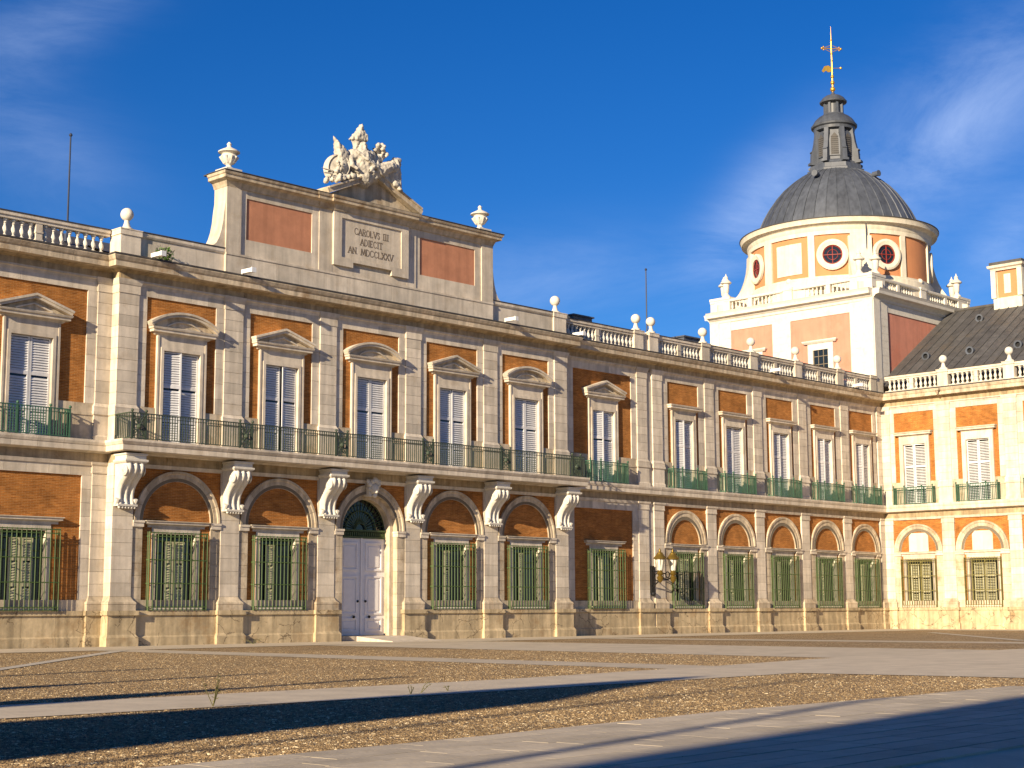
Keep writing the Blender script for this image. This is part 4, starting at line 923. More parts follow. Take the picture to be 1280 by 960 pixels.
for fi, (lc, rz) in enumerate(FACES):
    f0 = tput('facade', cm('tower_facade', lambda b: (b.box(-HT, -6.14, -.3, 0, 18, 27.1), b.box(6.14, HT, -.3, 0, 18, 27.1), b.box(-6.14, 6.14, -.3, -.05, 26.3, 27.1), b.box(-8.38, -7.4, -.3, .06, 18, 27.1), b.box(7.4, 8.38, -.3, .06, 18, 27.1)), 'white_stone'), tw, lc, rz)
    tput('cornice', cm('tower_cornice', lambda b: b.prof(TC, -HT, HT).prof([(-.5, 28.025), (.70, 27.99), (.72, 28.02), (-.5, 28.06)], -HT, HT), 'white_stone'), f0)
    if fi in (0, 2):
        tput('pilaster', cm('tower_pilaster', lambda b: b.box(-1.7, .2, -.3, 0, 18, 26.3), 'white_stone'), f0)
        pans = ((-6.14, -1.7), (.2, 6.14))
    else: pans = ((-6.14, 6.14),)
    for a, e in pans:
        tput('pink_panel', cm(('tower_panel', a, e), lambda b: b.box(a, e, -.3, -.12, 18, 26.3), 'pink2'), f0)
        if fi in (0, 2):
            c = (a+e)/2 + (.0 if a > 0 else -.1)
            wn = tput('window', cm(('tower_window'), lambda b: (b.box(-1.25, -.75, -.2, .05, 20, 24.0), b.box(.75, 1.25, -.2, .05, 20, 24.0), b.box(-.75, .75, -.2, .05, 23.45, 24.0), b.sweep([(-1.45, -.2), (-1.45, 0), (1.45, 0), (1.45, -.2)], [(-.1, 24.0), (.1, 24.02), (.2, 24.12), (.26, 24.2), (.26, 24.28), (-.1, 24.3)])), 'white_stone'), f0, (c, 0, 0))
            tput('pane', cm('tower_pane', lambda b: b.box(-.75, .75, -.2, -.08, 20, 23.45), 'glass'), wn)
            tput('casement', cm('tower_casement', lambda b: [b.box(x-.03, x+.03, -.1, -.03, 20, 23.45) for x in (-.72, -.25, .25, .72)]+[b.box(-.75, .75, -.1, -.035, z-.03, z+.03) for z in (22.9, 22.2, 21.5)], 'joint'), wn)
    W[f0] = (0, 0, 0)
    for a, e in ((-HT, -6.14), (6.14, HT))+(((-1.7, .2),) if fi in (0, 2) else ()):
        for k in range(11):
            z0 = 19.4+k*.62
            tput('stone', cm(('tower_stone', round(e-a, 2)), lambda b: b.box(0, e-a, -.1, .012, .008, .612, .008), 'white_stone'), f0, (a, 0, z0)) if k < 11 else None
    # balustrade
    rb = tput('balustrade', cm('tower_rail', lambda b: (b.box(-HT, HT, -.5, -.05, 28.05, 28.22), b.prof([(-.5, 28.98), (-.05, 28.98), (-.02, 29.08), (-.02, 29.18), (-.5, 29.2)], -HT, HT)), 'white_stone'), f0)
    for c in (-4.05, 4.05):
        for gq in (-1, 1):
            for k in range(7): tput('baluster', cm('tower_baluster', lambda b: b.lathe([(.10, 0), (.05, .1), (.10, .25), (.09, .33), (.045, .5), (.08, .58), (.05, .63), (.10, .76)], 7), 'white_stone', 40), rb, (c+gq*1.62+(k-3)*.41, .27, 28.22))
        tput('rail_pier', cm('tower_rail_pier', lambda b: b.box(-.2, .2, -.46, -.07, 28.2, 29.0), 'white_stone'), rb, (c, 0, 0))
    tput('rail_pier', cm('tower_ped', lambda b: (b.box(-.45, .45, -.6, .03, 28.03, 29.05), b.box(-.52, .52, -.66, .08, 29.05, 29.25)), 'white_stone'), rb)
    tput('ball_finial', cm('tower_ball', lambda b: (b.lathe([(.3, 0), (.2, .1), (.11, .35)], 9), b.ball((0, 0, .6), .28, 8)), 'white_stone', 40), rb, (0, .3, 29.25))
def pinn(b):
    b.lathe([(.48, 0), (.48, .18), (.38, .24), (.26, .34), (.22, .46), (.30, .54), (.34, .9), (.38, 1.18), (.36, 1.26), (.62, 1.34), (.64, 1.44), (.44, 1.56), (.26, 1.70), (.20, 1.80), (.26, 1.88), (.10, 2.05), (.02, 2.25)], 12)
for sx in (-1, 1):
    for sy in (-1, 1):
        tput('corner_pedestal', cm('corner_pedestal', lambda b: (b.box(-1.05, 1.05, -1.05, 1.05, 28.03, 29.2), b.box(-1.12, 1.12, -1.12, 1.12, 29.2, 29.42), b.box(-1.1, 1.1, -1.1, 1.1, 28.03, 28.2)), 'white_stone'), tw, (sx*7.3, sy*7.3, 0))
        for dx, dy in ((sx*.45, -sy*.45), (-sx*.45, sy*.45)):
            tput('pinnacle', cm('pinnacle', pinn, 'white_stone', 40), tw, (sx*7.4+dx*1.1, sy*7.4+dy*1.1, 29.42)).scale = (.78, .78, 1)
def curved(b, a0, a1, r0, r1, z0, z1, n=6):
    P = []
    for i in range(n+1):
        a = R(a0+(a1-a0)*i/n)
        for r_, z in ((r0, z0), (r1, z0), (r1, z1), (r0, z1)): P.append((r_*math.cos(a), r_*math.sin(a), z))
    b.add(P, [(0, 1, 2, 3), tuple(4*n+k for k in (3, 2, 1, 0))]+[(4*i+k, 4*i+4+k, 4*i+4+(k+1) % 4, 4*i+(k+1) % 4) for i in range(n) for k in range(4)])
dm = tput('drum', cm('drum', lambda b: b.lathe([(8.0, 28), (8.0, 34.3)], 96), 'ochre', 30), tw)
tput('drum_base', cm('drum_base', lambda b: b.lathe([(8.28, 28), (8.28, 29.75), (8.16, 29.85), (8.16, 30.0), (7.9, 30.0)], 96, cap=False), 'white_render', 30), dm)
tput('drum_cornice', cm('drum_cornice', lambda b: b.lathe([(7.9, 33.65), (8.16, 33.65), (8.18, 34.0), (8.24, 34.1), (8.3, 34.35), (8.42, 34.45), (8.75, 34.55), (8.8, 34.8), (8.88, 34.95), (7.0, 35.1)], 96, cap=False), 'white_render', 25), dm)
tput('gutter', cm('drum_gutter', lambda b: b.lathe([(8.86, 34.955), (8.93, 34.97), (8.93, 35.04), (7.3, 35.25)], 96, cap=False), 'gutter', 30), dm)
bays = [(180, 13.5), (208.5, 10.8), (242, 10.8), (270, 13.5), (298.5, 10.8), (331.5, 10.8), (0, 13.5), (28.5, 10.8), (61.5, 10.8), (90, 13.5), (118.5, 10.8), (149, 10.8)]
for i, (a, hwd) in enumerate(bays):
    a2, h2 = bays[(i+1) % len(bays)]; e0 = a+hwd; e1 = a2-h2
    if e1 < e0-1: e1 += 360
    tput('drum_pilaster', cm(('drum_pilaster', round(e1-e0, 2)), lambda b: curved(b, 0, e1-e0, 7.8, 8.15, 29.9, 33.7), 'white_render'), dm, (0, 0, 0), R(e0))
    if hwd > 12:
        if a in (180, 0): tput('blank_tablet', cm('drum_tablet', lambda b: curved(b, -9.2, 9.2, 7.8, 8.07, 30.4, 33.15, 8), 'white_render'), dm, (0, 0, 0), R(a))
    else:
        def ring(b):
            P = []; sec = ((1.36, .0), (1.36, .22), (1.18, .28), (.98, .22), (.86, .2), (.86, -.1)); n = 28
            for r_, o_ in sec:
                for k in range(n): P.append((8.0+o_, r_*math.cos(2*PI*k/n), r_*math.sin(2*PI*k/n)))
            b.add(P, [(j*n+k, j*n+(k+1) % n, (j+1)*n+(k+1) % n, (j+1)*n+k) for j in range(len(sec)-1) for k in range(n)])
        oc = tput('round_window', cm('round_window', ring, 'white_render', 30), dm, (0, 0, 31.83), R(a))
        tput('pane', cm('round_pane', lambda b: b.add([(8.04, .88*math.cos(2*PI*k/24), .88*math.sin(2*PI*k/24)) for k in range(24)], [tuple(range(24))]), 'glass'), oc)
        def cr_(b):
            for r_ in (.80, .45):
                q = [(8.07, r_*math.cos(2*PI*k/20), r_*math.sin(2*PI*k/20)) for k in range(21)]
                for p_, q_ in zip(q[:-1], q[1:]): b.tube(p_, q_, .055 if r_ > .5 else .03, 5)
            b.tube((8.08, -.8, 0), (8.08, .8, 0), .05, 5); b.tube((8.08, 0, -.8), (8.08, 0, .8), .05, 5)
        tput('casement', cm('round_casement', cr_, 'redframe'), oc)
for k in range(4):
    pr_ = [(7.7, 33.4), (8.25, 33.4)]+[(8.25+2.75*(1-math.cos(PI/2*t)), 33.4-4.6*math.sin(PI/2*t)) for t in (.1, .2, .3, .4, .5, .6, .7, .8, .9, 1)]+[(11.3, 28.75), (11.3, 28.0), (7.7, 28.0)]
    tput('buttress', cm('buttress', lambda b: b.poly(pr_, -1.0, 1.0), 'white_render', 30), dm, (0, 0, 0), R(45+90*k))
tput('downpipe', cm('downpipe', lambda b: b.tube((8.32, .55, 30.2), (8.32, .55, 34.4), .05, 6), 'pole'), dm, (0, 0, 0), R(225))
DP = [(7.35, 35.22), (7.2, 35.75), (6.95, 36.3), (6.62, 37.0), (6.15, 37.8), (5.55, 38.65), (4.85, 39.45), (4.05, 40.15), (3.2, 40.75), (2.4, 41.15)]
dome = tput('dome', cm('dome', lambda b: b.lathe([(r_-.05, z) for r_, z in DP], 72), 'lead', 30), tw)
NG = 44
def gore(b):
    A = 2*PI/NG; n = 3; P = []; sec = [(0, 0), (.30, 0), (.9, 0), (.94, .06), (.985, .06), (.99, 0)]
    for r_, z in DP:
        for t, o_ in sec: P.append(((r_+o_)*math.cos(A*t), (r_+o_)*math.sin(A*t), z+o_*.3))
    q = len(sec); b.add(P, [(i*q+j, i*q+j+1, (i+1)*q+j+1, (i+1)*q+j) for i in range(len(DP)-1) for j in range(q-1)])
gm_ = MB(); gore(gm_); gme = gm_.mesh('lead_sheet', 'lead', 25)
for k in range(NG): tput('lead_sheet', gme, dome, (0, 0, 0), 2*PI*k/NG)
for a in (190, 262, 330, 60):
    tput('roof_vent', cm('dome_vent', lambda b: (b.tube((4.3, 0, 40.15), (4.9, 0, 40.15), .24, 10), b.tube((4.9, 0, 40.15), (4.95, 0, 40.15), .29, 10)), 'lead', 40), dome, (0, 0, 0), R(a))
ln = tput('lantern', cm('lantern', lambda b: b.lathe([(2.75, 41.0), (2.75, 41.2), (2.5, 41.3), (2.45, 41.7), (2.15, 41.85), (2.05, 42.0), (1.72, 42.2), (1.55, 45.2)], 8), 'lead'), tw, (0, 0, 0), R(9.6))
def lnm(b):
    # arched louvred opening on one face (faces centred at 22.5 deg)
    r0 = 1.57
    b.poly([(x*.34, 42.5+z) for x, z in ((-1.4, 0), (-1.4, 1.5), (-1.2, 1.95), (-.8, 2.25), (0, 2.4), (.8, 2.25), (1.2, 1.95), (1.4, 1.5), (1.4, 0))], r0-.1, r0+.13)
def lnl(b):
    b.poly([(x*.24, 42.6+z) for x, z in ((-1.4, 0), (-1.4, 1.35), (-1.1, 1.75), (0, 2.05), (1.1, 1.75), (1.4, 1.35), (1.4, 0))], 1.5, 1.72)
    for k in range(9): b.box(-.33, .33, 1.70, 1.76, 42.7+k*.19, 42.78+k*.19)
for k in range(8):
    fr_ = tput('louvre_frame', cm('louvre_frame', lnm, 'lead'), ln, (0, 0, 0), R(22.5+45*k+90))
    tput('louvre', cm('louvre', lnl, 'slate'), fr_)
    def bt(b):
        b.poly([(1.5, 41.9), (2.5, 41.9), (2.5, 42.1), (2.36, 42.15), (2.30, 43.0), (2.38, 43.06), (2.36, 43.14), (2.18, 43.2), (2.02, 43.9), (1.90, 44.7), (1.86, 45.2), (1.5, 45.2)], -.21, .21)
        b.box(2.0, 2.56, -.27, .27, 41.85, 42.05)
    tput('lantern_buttress', cm('lantern_buttress', bt, 'lead'), ln, (0, 0, 0), R(45*k))
tput('lantern_cornice', cm('lantern_cornice', lambda b: b.lathe([(1.5, 45.1), (1.86, 45.15), (1.9, 45.4), (2.08, 45.5), (2.12, 45.66), (2.0, 45.74), (1.95, 45.85), (1.75, 46.2), (1.4, 46.52), (1.05, 46.72), (1.0, 46.8), (.78, 46.85), (.74, 47.75), (.85, 47.82), (1.22, 47.9), (1.26, 48.02), (1.18, 48.1), (1.0, 48.36), (.7, 48.58), (.36, 48.7), (.18, 48.82), (.12, 49.0)], 24), 'lead', 25), ln)
for k in range(8): tput('small_pilaster', cm('small_pilaster', lambda b: b.box(-.11, .11, .7, .94, 46.75, 47.86), 'lead'), ln, (0, 0, 0), R(45*k))
fn = tput('spire', cm('spire', lambda b: (b.ball((0, 0, 49.26), .24, 9), b.ball((0, 0, 49.9), .2, 9), b.ball((0, 0, 50.48), .16, 9), b.tube((0, 0, 48.9), (0, 0, 53.9), .075, 8), b.tube((0, 0, 53.9), (0, 0, 55.4), .05, 6, .008), b.ball((0, 0, 52.0), .1, 6), b.ball((0, 0, 52.7), .12, 6), b.ball((0, 0, 54.0), .1, 6)), 'gold', 40), tw)
def cross(b):
    b.tube((-.78, .6, 53.2), (.78, -.6, 53.2), .05, 6)
    for s in (-1, 1):
        b.ball((s*.72, -s*.555, 53.2), .12, 5); b.ball((s*.60, -s*.46, 53.34), .08, 5); b.ball((s*.60, -s*.46, 53.06), .08, 5); b.tube((s*.1, -s*.08, 53.5), (s*.5, -s*.385, 53.28), .03, 5); b.tube((s*.1, -s*.08, 52.9), (s*.5, -s*.385, 53.12), .03, 5)
tput('cross', cm('cross', cross, 'gold', 40), fn)
def vane(b):
    e = Vector((.79, -.61, 0))
    for p_ in ([(-1.0, 51.0), (-.75, 51.45), (-.35, 51.55), (-.08, 51.4), (-.08, 50.95), (-.4, 50.9), (-.6, 51.05), (-.85, 50.85)],):
        P = [(x*e.x+t*.02, x*e.y+t*.02, z) for t in (-1, 1) for x, z in p_]; n = len(p_); b.add(P, [tuple(range(n)), tuple(range(2*n-1, n-1, -1))]+[(i, (i+1) % n, n+(i+1) % n, n+i) for i in range(n)])
    b.tube((0, 0, 51.3), tuple(e*.85+Vector((0, 0, 51.35))), .03, 5); b.ball(tuple(e*.85+Vector((0, 0, 51.35))), .12, 5)
tput('weather_vane', cm('weather_vane', vane, 'gold'), fn)

# ------------------------------------------------------------------ things fixed to or standing on the building
def remesh(o, vox=.05, sm=3):
    m = o.modifiers.new('remesh', 'REMESH'); m.mode = 'VOXEL'; m.voxel_size = vox; m.use_smooth_shade = True
    m2 = o.modifiers.new('smooth', 'SMOOTH'); m2.iterations = sm; m2.factor = .4
    if 'chip' not in bpy.data.textures:
        tx = bpy.data.textures.new('chip', 'CLOUDS'); tx.noise_scale = .16; tx.noise_depth = 3
    m3 = o.modifiers.new('relief', 'DISPLACE'); m3.texture = bpy.data.textures['chip']; m3.strength = .11; m3.mid_level = .5; m3.texture_coords = 'LOCAL'
    return o
SX, SY = 56.2, 66.1   # origin of the modelling coordinates
st = thing('statue', 'white stone group of a robed figure with shield, banner and flowers on the pediment', 'statue', (SX-.3, SY, 0))
def P3(X, Z, v=0): return (X-SX, -v, Z)
def limb(b, pts, n=8):
    for (p, r), (q, r2) in zip(pts[:-1], pts[1:]):
        b.tube(P3(*p), P3(*q), r, n, r2); b.ball(P3(*q), r2, 6)
    b.ball(P3(*pts[0][0]), pts[0][1], 6)
b = MB()   # the body: one continuous surface
limb(b, [((56.2, 25.9, .1), .66), ((56.1, 26.5, .15), .66), ((56.1, 26.95, .15), .66), ((56.1, 27.2, .12), .44), ((56.1, 27.45, .15), .28)])
limb(b, [((55.55, 27.0, .15), .42), ((56.65, 27.15, .15), .44)]); limb(b, [((55.6, 26.3, .2), .4), ((56.8, 26.5, .2), .45)])
b.ball(P3(56.1, 27.62, .22), .30, 8, 1.15)                                   # head
b.ball(P3(56.08, 27.58, .52), .075, 5); b.ball(P3(56.0, 27.7, .47), .06, 5); b.ball(P3(56.2, 27.7, .47), .06, 5); b.ball(P3(56.1, 27.4, .42), .17, 6); b.ball(P3(55.95, 27.36, .36), .12, 5); b.ball(P3(56.25, 27.36, .36), .12, 5)
b.ball(P3(55.8, 27.6, .15), .12, 5); b.ball(P3(56.42, 27.6, .15), .14, 5); b.ball(P3(56.45, 27.8, .1), .12, 5); b.ball(P3(56.5, 27.4, .1), .14, 5)
limb(b, [((55.55, 27.05, .2), .30), ((55.15, 26.75, .3), .20), ((55.10, 26.35, .5), .16), ((55.35, 26.15, .65), .11)])
limb(b, [((56.65, 27.15, .2), .30), ((57.05, 27.0, .3), .20), ((56.95, 26.6, .6), .17), ((56.55, 26.45, .8), .13), ((56.3, 26.3, .85), .10)])
for k in range(5): b.tube(P3(56.3+.03*k, 26.32-.01*k, .85), P3(56.05+.1*k, 26.02+.01*abs(k-2), .95), .045, 5, .03)
limb(b, [((56.6, 26.1, .2), .52), ((57.3, 26.45, .45), .42), ((57.9, 26.75, .5), .36), ((58.45, 26.8, .4), .30), ((58.55, 26.2, .35), .22), ((58.62, 25.7, .45), .16), ((58.5, 25.55, .75), .12)])
limb(b, [((56.6, 26.0, .0), .5), ((57.5, 26.2, .1), .40), ((58.2, 26.0, .1), .3), ((58.9, 25.6, .1), .2)])
remesh(solo('figure', b, 'old_stone', st), .045, 3)
b = MB()
RB = [(56.6, 26.75), (57.2, 26.75), (57.8, 26.95), (58.35, 27.35), (58.85, 27.5), (58.9, 27.1), (58.75, 26.6), (58.85, 25.9), (58.6, 25.5), (57.6, 25.75), (56.9, 26.1)]
b.poly([(x-SX, z) for x, z in RB], -.25, .42)
for k in range(7):      # robe folds falling over the legs
    t = k/6; limb(b, [((57.0+1.55*t, 26.72+.55*t*t, .42), .10), ((57.15+1.5*t, 26.3+.3*t*t, .54), .12), ((57.45+1.3*t, 25.85-.15*t, .46), .10)], 6)
for k in range(6): limb(b, [((55.45+.16*k, 27.2-.03*k, .5), .09), ((56.0+.15*k, 26.75-.06*k, .82), .10), ((56.55+.12*k, 26.5-.08*k, .74), .08)], 6)
limb(b, [((58.5, 27.42, .2), .13), ((58.95, 27.5, .2), .10), ((58.98, 27.2, .2), .07), ((58.92, 26.95, .2), .03)])
limb(b, [((58.7, 26.0, .3), .24), ((58.8, 25.6, .2), .28), ((59.1, 25.45, .2), .2)]); b.ball(P3(58.3, 25.8, .6), .2, 6)
remesh(solo('robe', b, 'old_stone', st), .045, 2)
b = MB()   # tall tilted cap / canopy over the head
b.poly([(x-SX, z) for x, z in ((55.32, 27.98), (55.6, 28.28), (55.88, 28.6), (55.92, 28.72), (56.05, 28.86), (56.1, 29.04), (56.2, 28.88), (56.3, 28.5), (56.42, 28.1), (56.3, 27.8), (56.0, 27.9), (55.75, 27.86))], -.12, .22)
for k in range(5): limb(b, [((56.1+.02*k, 28.75, .12), .06), ((55.85+.12*k, 28.3, .30), .11), ((55.6+.18*k, 27.98+.02*k, .34), .10)], 6)
b.tube(P3(55.75, 27.4, .1), P3(55.72, 28.0, .1), .16, 8, .26); b.ball(P3(56.0, 28.7, .2), .10, 5); b.ball(P3(55.4, 28.0, .2), .12, 5); b.ball(P3(56.35, 28.1, .2), .14, 5)
remesh(solo('pointed_cap', b, 'old_stone', st), .04, 2)
b = MB(); r2 = random.Random(5)
for k in range(46):
    a = r2.uniform(0, 6.28); q = r2.random()**.5; b.ball(P3(57.45+.42*q*math.cos(a), 27.55+.52*q*math.sin(a), .1+r2.uniform(-.25, .3)), r2.uniform(.07, .15), 5)
limb(b, [((57.1, 26.9, .1), .2), ((57.4, 27.2, .1), .3)])
for k in range(8): a = k*.8; b.tube(P3(57.45, 27.6, .1), P3(57.45+.55*math.cos(a), 27.6+.6*math.sin(a), .2), .05, 5, .015)
remesh(solo('flower_mass', b, 'old_stone', st), .04, 1)
b = MB()   # oval shield leaning on the left
n_ = 26; P = []; cxs, czs = 54.35, 26.1
for rr_, v_ in ((1.0, -.05), (1.0, .25), (.9, .33), (.8, .25), (.5, .36), (.02, .42)):
    for k in range(n_): P.append(P3(cxs+.66*rr_*math.cos(2*PI*k/n_)+.12*rr_*math.sin(2*PI*k/n_), czs+.80*rr_*math.sin(2*PI*k/n_), v_+.2*math.cos(2*PI*k/n_)))
b.add(P, [(i*n_+k, i*n_+(k+1) % n_, (i+1)*n_+(k+1) % n_, (i+1)*n_+k) for i in range(5) for k in range(n_)]+[tuple(range(n_-1, -1, -1))])
for k in range(10): b.ball(P3(cxs+r2.uniform(-.3, .3), czs+r2.uniform(-.45, .3), .42+r2.uniform(-.02, .1)), r2.uniform(.07, .15), 5)
solo('shield', b, 'old_stone', st, 45)
b = MB()   # furled banner and staff
limb(b, [((54.6, 26.5, .1), .34), ((54.5, 27.0, .1), .27), ((54.38, 27.4, .1), .20), ((54.2, 27.7, .1), .11), ((54.08, 27.9, .1), .02)])
for k in range(6): limb(b, [((54.25+.1*k, 27.55-.06*k, .28), .07), ((54.4+.1*k, 27.0, .36), .08), ((54.5+.09*k, 26.5, .38), .07)], 6)
limb(b, [((55.2, 26.6, -.1), .06), ((54.55, 27.65, -.1), .05)]); b.ball(P3(55.2, 27.1, -.1), .16, 6); b.ball(P3(55.35, 27.25, -.1), .13, 6)
remesh(solo('banner', b, 'old_stone', st), .04, 2)
b = MB()   # trophies of arms along the left slope
for a_, c_2, r_ in (((52.85, 25.52, .3), (53.9, 25.62, .3), .07), ((53.2, 25.85, .2), (54.0, 25.8, .2), .08), ((53.3, 25.3, .5), (54.4, 25.5, .4), .09)): b.tube(P3(*c_2), P3(*a_), r_, 7, .015)
for k in range(30):
    t = r2.random(); X = 53.45+1.75*t; b.ball(P3(X, 25.02+.62*t+r2.uniform(-.05, .25), .45+r2.uniform(-.3, .15)), r2.uniform(.08, .18), 5)
for k in range(14):
    t = r2.random(); X = 54.9+1.2*t; b.ball(P3(X, 25.6+.5*t+r2.uniform(0, .3), .3+r2.uniform(-.2, .2)), r2.uniform(.1, .2), 5)
remesh(solo('trophies', b, 'old_stone', st), .04, 1)

def light_me(b):
    b.box(-.13, .13, .0, .80, .06, .26, .03); b.box(-.15, .15, .80, .86, .03, .29); b.tube((0, .7, .0), (0, -.2, .08), .04, 6)
for X, Y, Z, lb in ((41.95, 65.35, 18.86, 'white floodlight on the pavilion cornice beside the green shrub'), (47.35, 65.3, 18.86, 'white floodlight on the pavilion cornice above the first tall window bay'), (66.8, 65.3, 18.86, 'white floodlight on the pavilion cornice below the right urn'),
                    (73.55, 65.85, 18.86, 'white floodlight at the inner corner beside the right end of the pavilion cornice'), (95.3, 65.85, 18.86, 'white floodlight on the right wing cornice, near the middle of the balustrade'), (106.5, 65.85, 18.86, 'white floodlight on the right wing cornice nearest the court corner')):
    o = put('floodlight', cm('floodlight', light_me, 'plastic'), None); o.location = (X, Y, Z); tag(o, lb, 'floodlight', 'floodlights along the cornice'); o.rotation_euler = (0, 0, R(4))
o = put('bird_spike_lamp', cm('small_lamp', lambda b: (b.box(-.18, .18, -.05, .25, -.05, .12), b.tube((0, -.1, -.35), (0, -.1, 0), .05, 6, .12)), 'stone2'), None); o.name = 'spotlight'; o.location = (110.95, 61.0, 18.62); o.rotation_euler = (0, 0, R(-90)); tag(o, 'small spotlight under the balustrade of the sunlit right wing', 'spotlight')

# double wall lantern on the paired pilasters
lamp = thing('wall_lantern', 'double wall lantern with brass caps on a scrolled black bracket between paired pilasters', 'wall lamp', (82.0, 66.6, 4.0))
def brk(b):
    b.box(-.16, .16, -.1, .05, -1.3, .5); b.tube((0, 0, -.9), (0, -.75, -.35), .05, 6); b.tube((0, 0, .2), (0, -1.15, -.05), .05, 6)
    for s in (-1, 1):
        pts_ = [(0, -.75, -.35), (s*.3, -1.0, -.42), (s*.62, -1.2, -.25), (s*.68, -1.2, .1)]
        for p_, q_ in zip(pts_[:-1], pts_[1:]): b.tube(p_, q_, .05, 6)
        for k in range(9):
            a = 2*PI*k/9; a1 = 2*PI*(k+1)/9
            b.tube((s*(.33+.2*math.cos(a)), -1.02, -.1+.2*math.sin(a)), (s*(.33+.2*math.cos(a1)), -1.02, -.1+.2*math.sin(a1)), .035, 5)
            b.tube((0, -.4+.24*math.cos(a), -.25+.24*math.sin(a)), (0, -.4+.24*math.cos(a1), -.25+.24*math.sin(a1)), .035, 5)
    b.ball((0, -.06, -1.35), .16, 6); b.ball((0, -.8, -.3), .14, 6)
solo('bracket', MB() if brk is None else (lambda m: (brk(m), m)[1])(MB()), 'iron', lamp)
for s in (-1, 1):
    lx = s*.68
    hd = put('lantern_head', cm('lantern_head', lambda b: b.lathe([(.14, .02), (.20, .10), (.30, .78)], 8), 'lampglass', 40), lamp, lx, 1.2, .12)
    put('cap', cm('lantern_cap', lambda b: b.lathe([(.30, .78), (.42, .80), (.44, .86), (.34, .98), (.22, 1.12), (.20, 1.2), (.08, 1.26), (.09, 1.34), (.02, 1.5)], 12), 'brass', 40), hd, lx, 1.2, .12)
    put('base', cm('lantern_base', lambda b: (b.lathe([(.04, -.75), (.16, -.62), (.24, -.4), (.12, -.28), (.24, -.14), (.16, -.04), (.18, .04)], 10), [b.tube((.17*math.cos(a), .17*math.sin(a), .05), (.305*math.cos(a), .305*math.sin(a), .8), .02, 4) for a in [2*PI*k/8 for k in range(8)]]), 'brass', 40), hd, lx, 1.2, .12)

# lightning rods on the roof ridges
for X, Y, z0, z1, lb in ((39.3, 69.0, 19.9, 25.5, 'slender dark lightning rod rising behind the balustrade left of the pavilion'), (84.8, 69.0, 19.9, 25.6, 'slender dark lightning rod rising behind the stone balls of the right wing')):
    o = put('lightning_rod', cm(('lightning_rod', z1), lambda b: (b.tube((0, 0, 0), (0, 0, z1-z0), .055, 8, .04), b.ball((0, 0, z1-z0-.1), .09, 6), b.tube((0, 0, 0), (0, 0, .4), .16, 8)), 'pole'), None); o.location = (X, Y, z0); tag(o, lb, 'lightning rod', 'lightning rods on the roofs')

# plants
def leafy(b, n, rx, ry, rz, ls, rnd):
    for k in range(n):
        while True:
            p = Vector((rnd.uniform(-1, 1), rnd.uniform(-1, 1), rnd.uniform(0, 1)))
            if p.x*p.x+p.y*p.y+(p.z-.4)**2 < 1: break
        p = Vector((p.x*rx, p.y*ry, p.z*rz)); a = Vector((rnd.uniform(-1, 1), rnd.uniform(-1, 1), rnd.uniform(-.4, 1))).normalized(); c = a.orthogonal().normalized()*.45
        L = ls*rnd.uniform(.6, 1.3); b.add([p, p+(a+c)*L*.5, p+a*L, p+(a-c)*L*.5], [(0, 1, 2, 3)])
sh = thing('shrub', 'small leafy green shrub sprouting from the pavilion cornice beside a floodlight', 'plant', (42.75, 65.6, 18.86))
mb = MB(); leafy(mb, 420, .55, .3, .75, .17, r2); solo('foliage', mb, 'leaf', sh, fix=False)
solo('stem', MB().tube((0, 0, -.05), (.1, 0, .4), .03, 5).tube((.05, 0, .1), (-.25, 0, .5), .02, 5).tube((.05, 0, .1), (.35, .05, .4), .02, 5), 'dry', sh)
def weed(X, Y, h, n, lb, spread=.3):
    t = thing('weed', lb, 'weed', (X, Y, 0), group='weeds in the gravel joints'); a = MB(); l = MB()
    for k in range(n):
        d = Vector((r2.uniform(-spread, spread), r2.uniform(-spread, spread), h*r2.uniform(.6, 1))); m_ = d*.5+Vector((r2.uniform(-.05, .05), 0, .05))
        a.tube((0, 0, 0), m_, .007, 4); a.tube(m_, d, .006, 4, .002)
        for j in range(7):
            q = m_.lerp(d, r2.random()) if r2.random() < .7 else m_*r2.random(); e = Vector((r2.uniform(-1, 1), r2.uniform(-1, 1), r2.uniform(0, .8))).normalized()*h*.12; c = e.orthogonal().normalized()*.012
            l.add([q, q+e*.5+c, q+e, q+e*.5-c], [(0, 1, 2, 3)])
    solo('stem', a, 'dry', t); solo('leaves', l, 'dry', t, fix=False)
weed(16.3, 23.1, .62, 5, 'tall spindly dry weed at the edge of the paved strip, left foreground', .22)
weed(21.65, 23.6, .32, 2, 'thin bent weed stem on the long paved strip near the middle')
weed(21.2, 23.4, .2, 3, 'short weed tuft on the paved strip beside the thin bent stem', .12)
weed(22.5, 23.7, .12, 5, 'low dark weed clump on the paved strip above the long shadow', .12)
weed(47.9, 64.6, .32, 9, 'grassy weeds against the pavilion plinth between the two left grilles', .5)
# ramp to the door
solo_r = MB().poly([(-2.9, .004), (0, .004), (0, .27), (-2.9, .03)], -1.75, 1.75)
o = solo('ramp', solo_r, 'stone'); o.location = (56.775, 65.05, 0.012); o.rotation_euler = (0, 0, R(90)); tag(o, 'low pale stone ramp leading up to the white door', 'ramp')

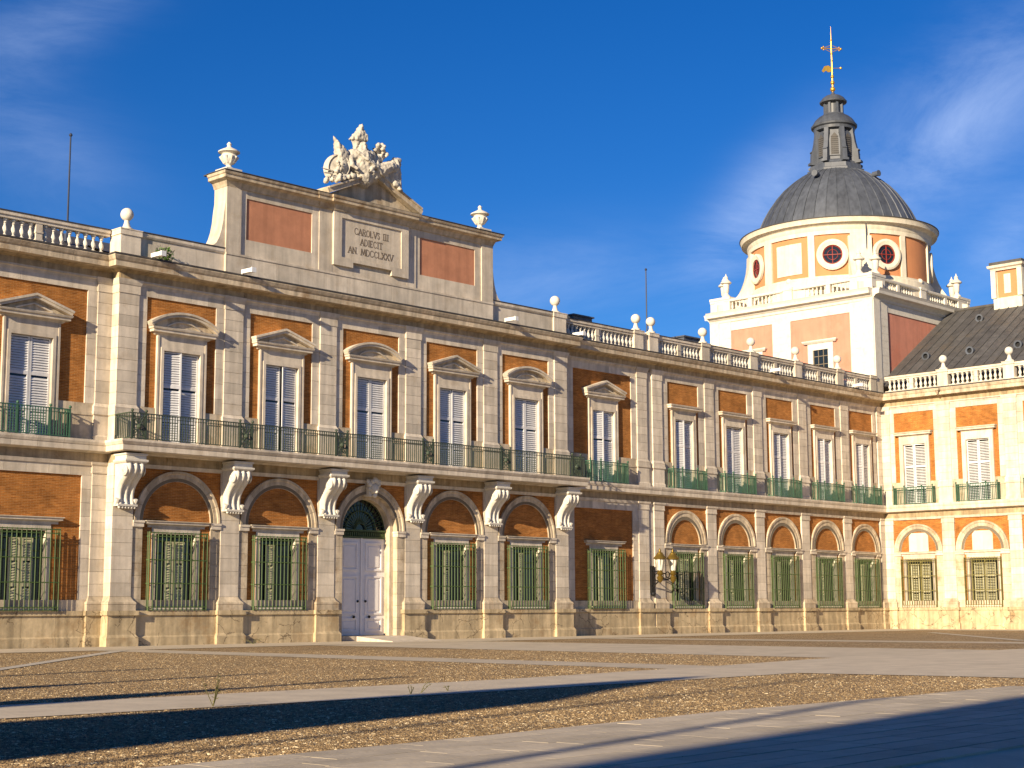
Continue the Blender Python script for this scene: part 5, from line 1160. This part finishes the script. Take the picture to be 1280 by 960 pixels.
# ------------------------------------------------------------------ unseen stand-ins behind and left of the camera, added for their foreground shadows
def behind(name, label, cat, x0, x1, y0, y1, h, group=None):
    t = thing(name, label, cat, ((x0+x1)/2, (y0+y1)/2, 0)); hx, hy = (x1-x0)/2, (y1-y0)/2
    solo('wall', MB().box(-hx, hx, -hy, hy, 0, h), 'stone2', t)
    solo('cornice', MB().sweep([(-hx, -hy), (-hx, hy), (hx, hy), (hx, -hy)], [(-.3, h-.8), (.1, h-.8), (.4, h-.4), (.4, h), (-.3, h)], closed=True), 'stone', t)
    return t
t = thing('palace_gallery', 'stone palace gallery across the court behind the camera', 'palace', (-39, -12.5, 0), R(9.2))  # unseen block, turned and sized so its eave casts the near shadow edge
solo('wall', MB().box(-21, 21, -10, 9.5, 0, 21), 'stone2', t)
solo('roof', MB().add([(-21.3, -10, 21.01), (21.3, -10, 21.01), (21.3, 10, 21.01), (-21.3, 10, 21.01), (-21, 0, 21.6), (21, 0, 21.6)], [(0, 1, 5, 4), (2, 3, 4, 5), (1, 2, 5), (3, 0, 4), (0, 3, 2, 1)]), 'slate', t)
t = thing('gate_tower', 'stone gate tower with a steep stepped gable across the court behind the camera', 'tower', (-23.5, 11, 0))  # unseen stand-in, its outline worked back from a ground shadow
GP = [(8.96, 0), (8.96, 14.3), (9.010000000000002, 14.4), (9.92, 15.65), (10.48, 16.81), (10.74, 17.83), (12.05, 15.06), (13.03, 12.75), (13.81, 11.13), (16.5, 5.0), (16.5, 0)]
solo('wall', MB().add([(x, y-11, z) for x in (-1.5, 1.5) for y, z in GP], [tuple(range(len(GP))), tuple(range(2*len(GP)-1, len(GP)-1, -1))]+[(i, len(GP)+i, len(GP)+(i+1) % len(GP), (i+1) % len(GP)) for i in range(len(GP))]), 'stone2', t)
OB = [(-25, 27.19, 14.85, .75), (-25, 21.78, 14.71, .8), (-25, 16.99, 14.98, 1.0), (-25, 7.14, 19.48, .11), (-25, 2.96, 16.84, .16)]  # unseen spikes and poles added to cast the thin shadow lines
for i, (x, y, h, r_) in enumerate(OB):
    lb = ['stone obelisk with a metal rod, farthest along the far side of the court', 'stone obelisk with a metal rod, second from the far end', 'stoutest stone obelisk beside the gate tower', 'thin iron flagpole beside the gate tower', 'thin iron flagpole beside the gallery end'][i]
    if r_ > .3:
        t = thing('obelisk', lb, 'obelisk', (x, y, 0), group='obelisks across the court'); solo('shaft', MB().lathe([(r_+.3, 0), (r_+.3, 1.2), (r_, 1.3), (r_*.85, h-1.5), (.25, h)], 4), 'stone', t); solo('rod', MB().tube((0, 0, h-.3), (0, 0, h+2.2), .2, 6, .14), 'iron', t)
    else:
        o = solo('flagpole', MB().lathe([(.25, 0), (.25, .3), (r_, .4), (r_*.7, h), (.02, h+.2)], 8), 'iron'); o.location = (x, y, 0); tag(o, lb, 'flagpole', 'flagpoles across the court')
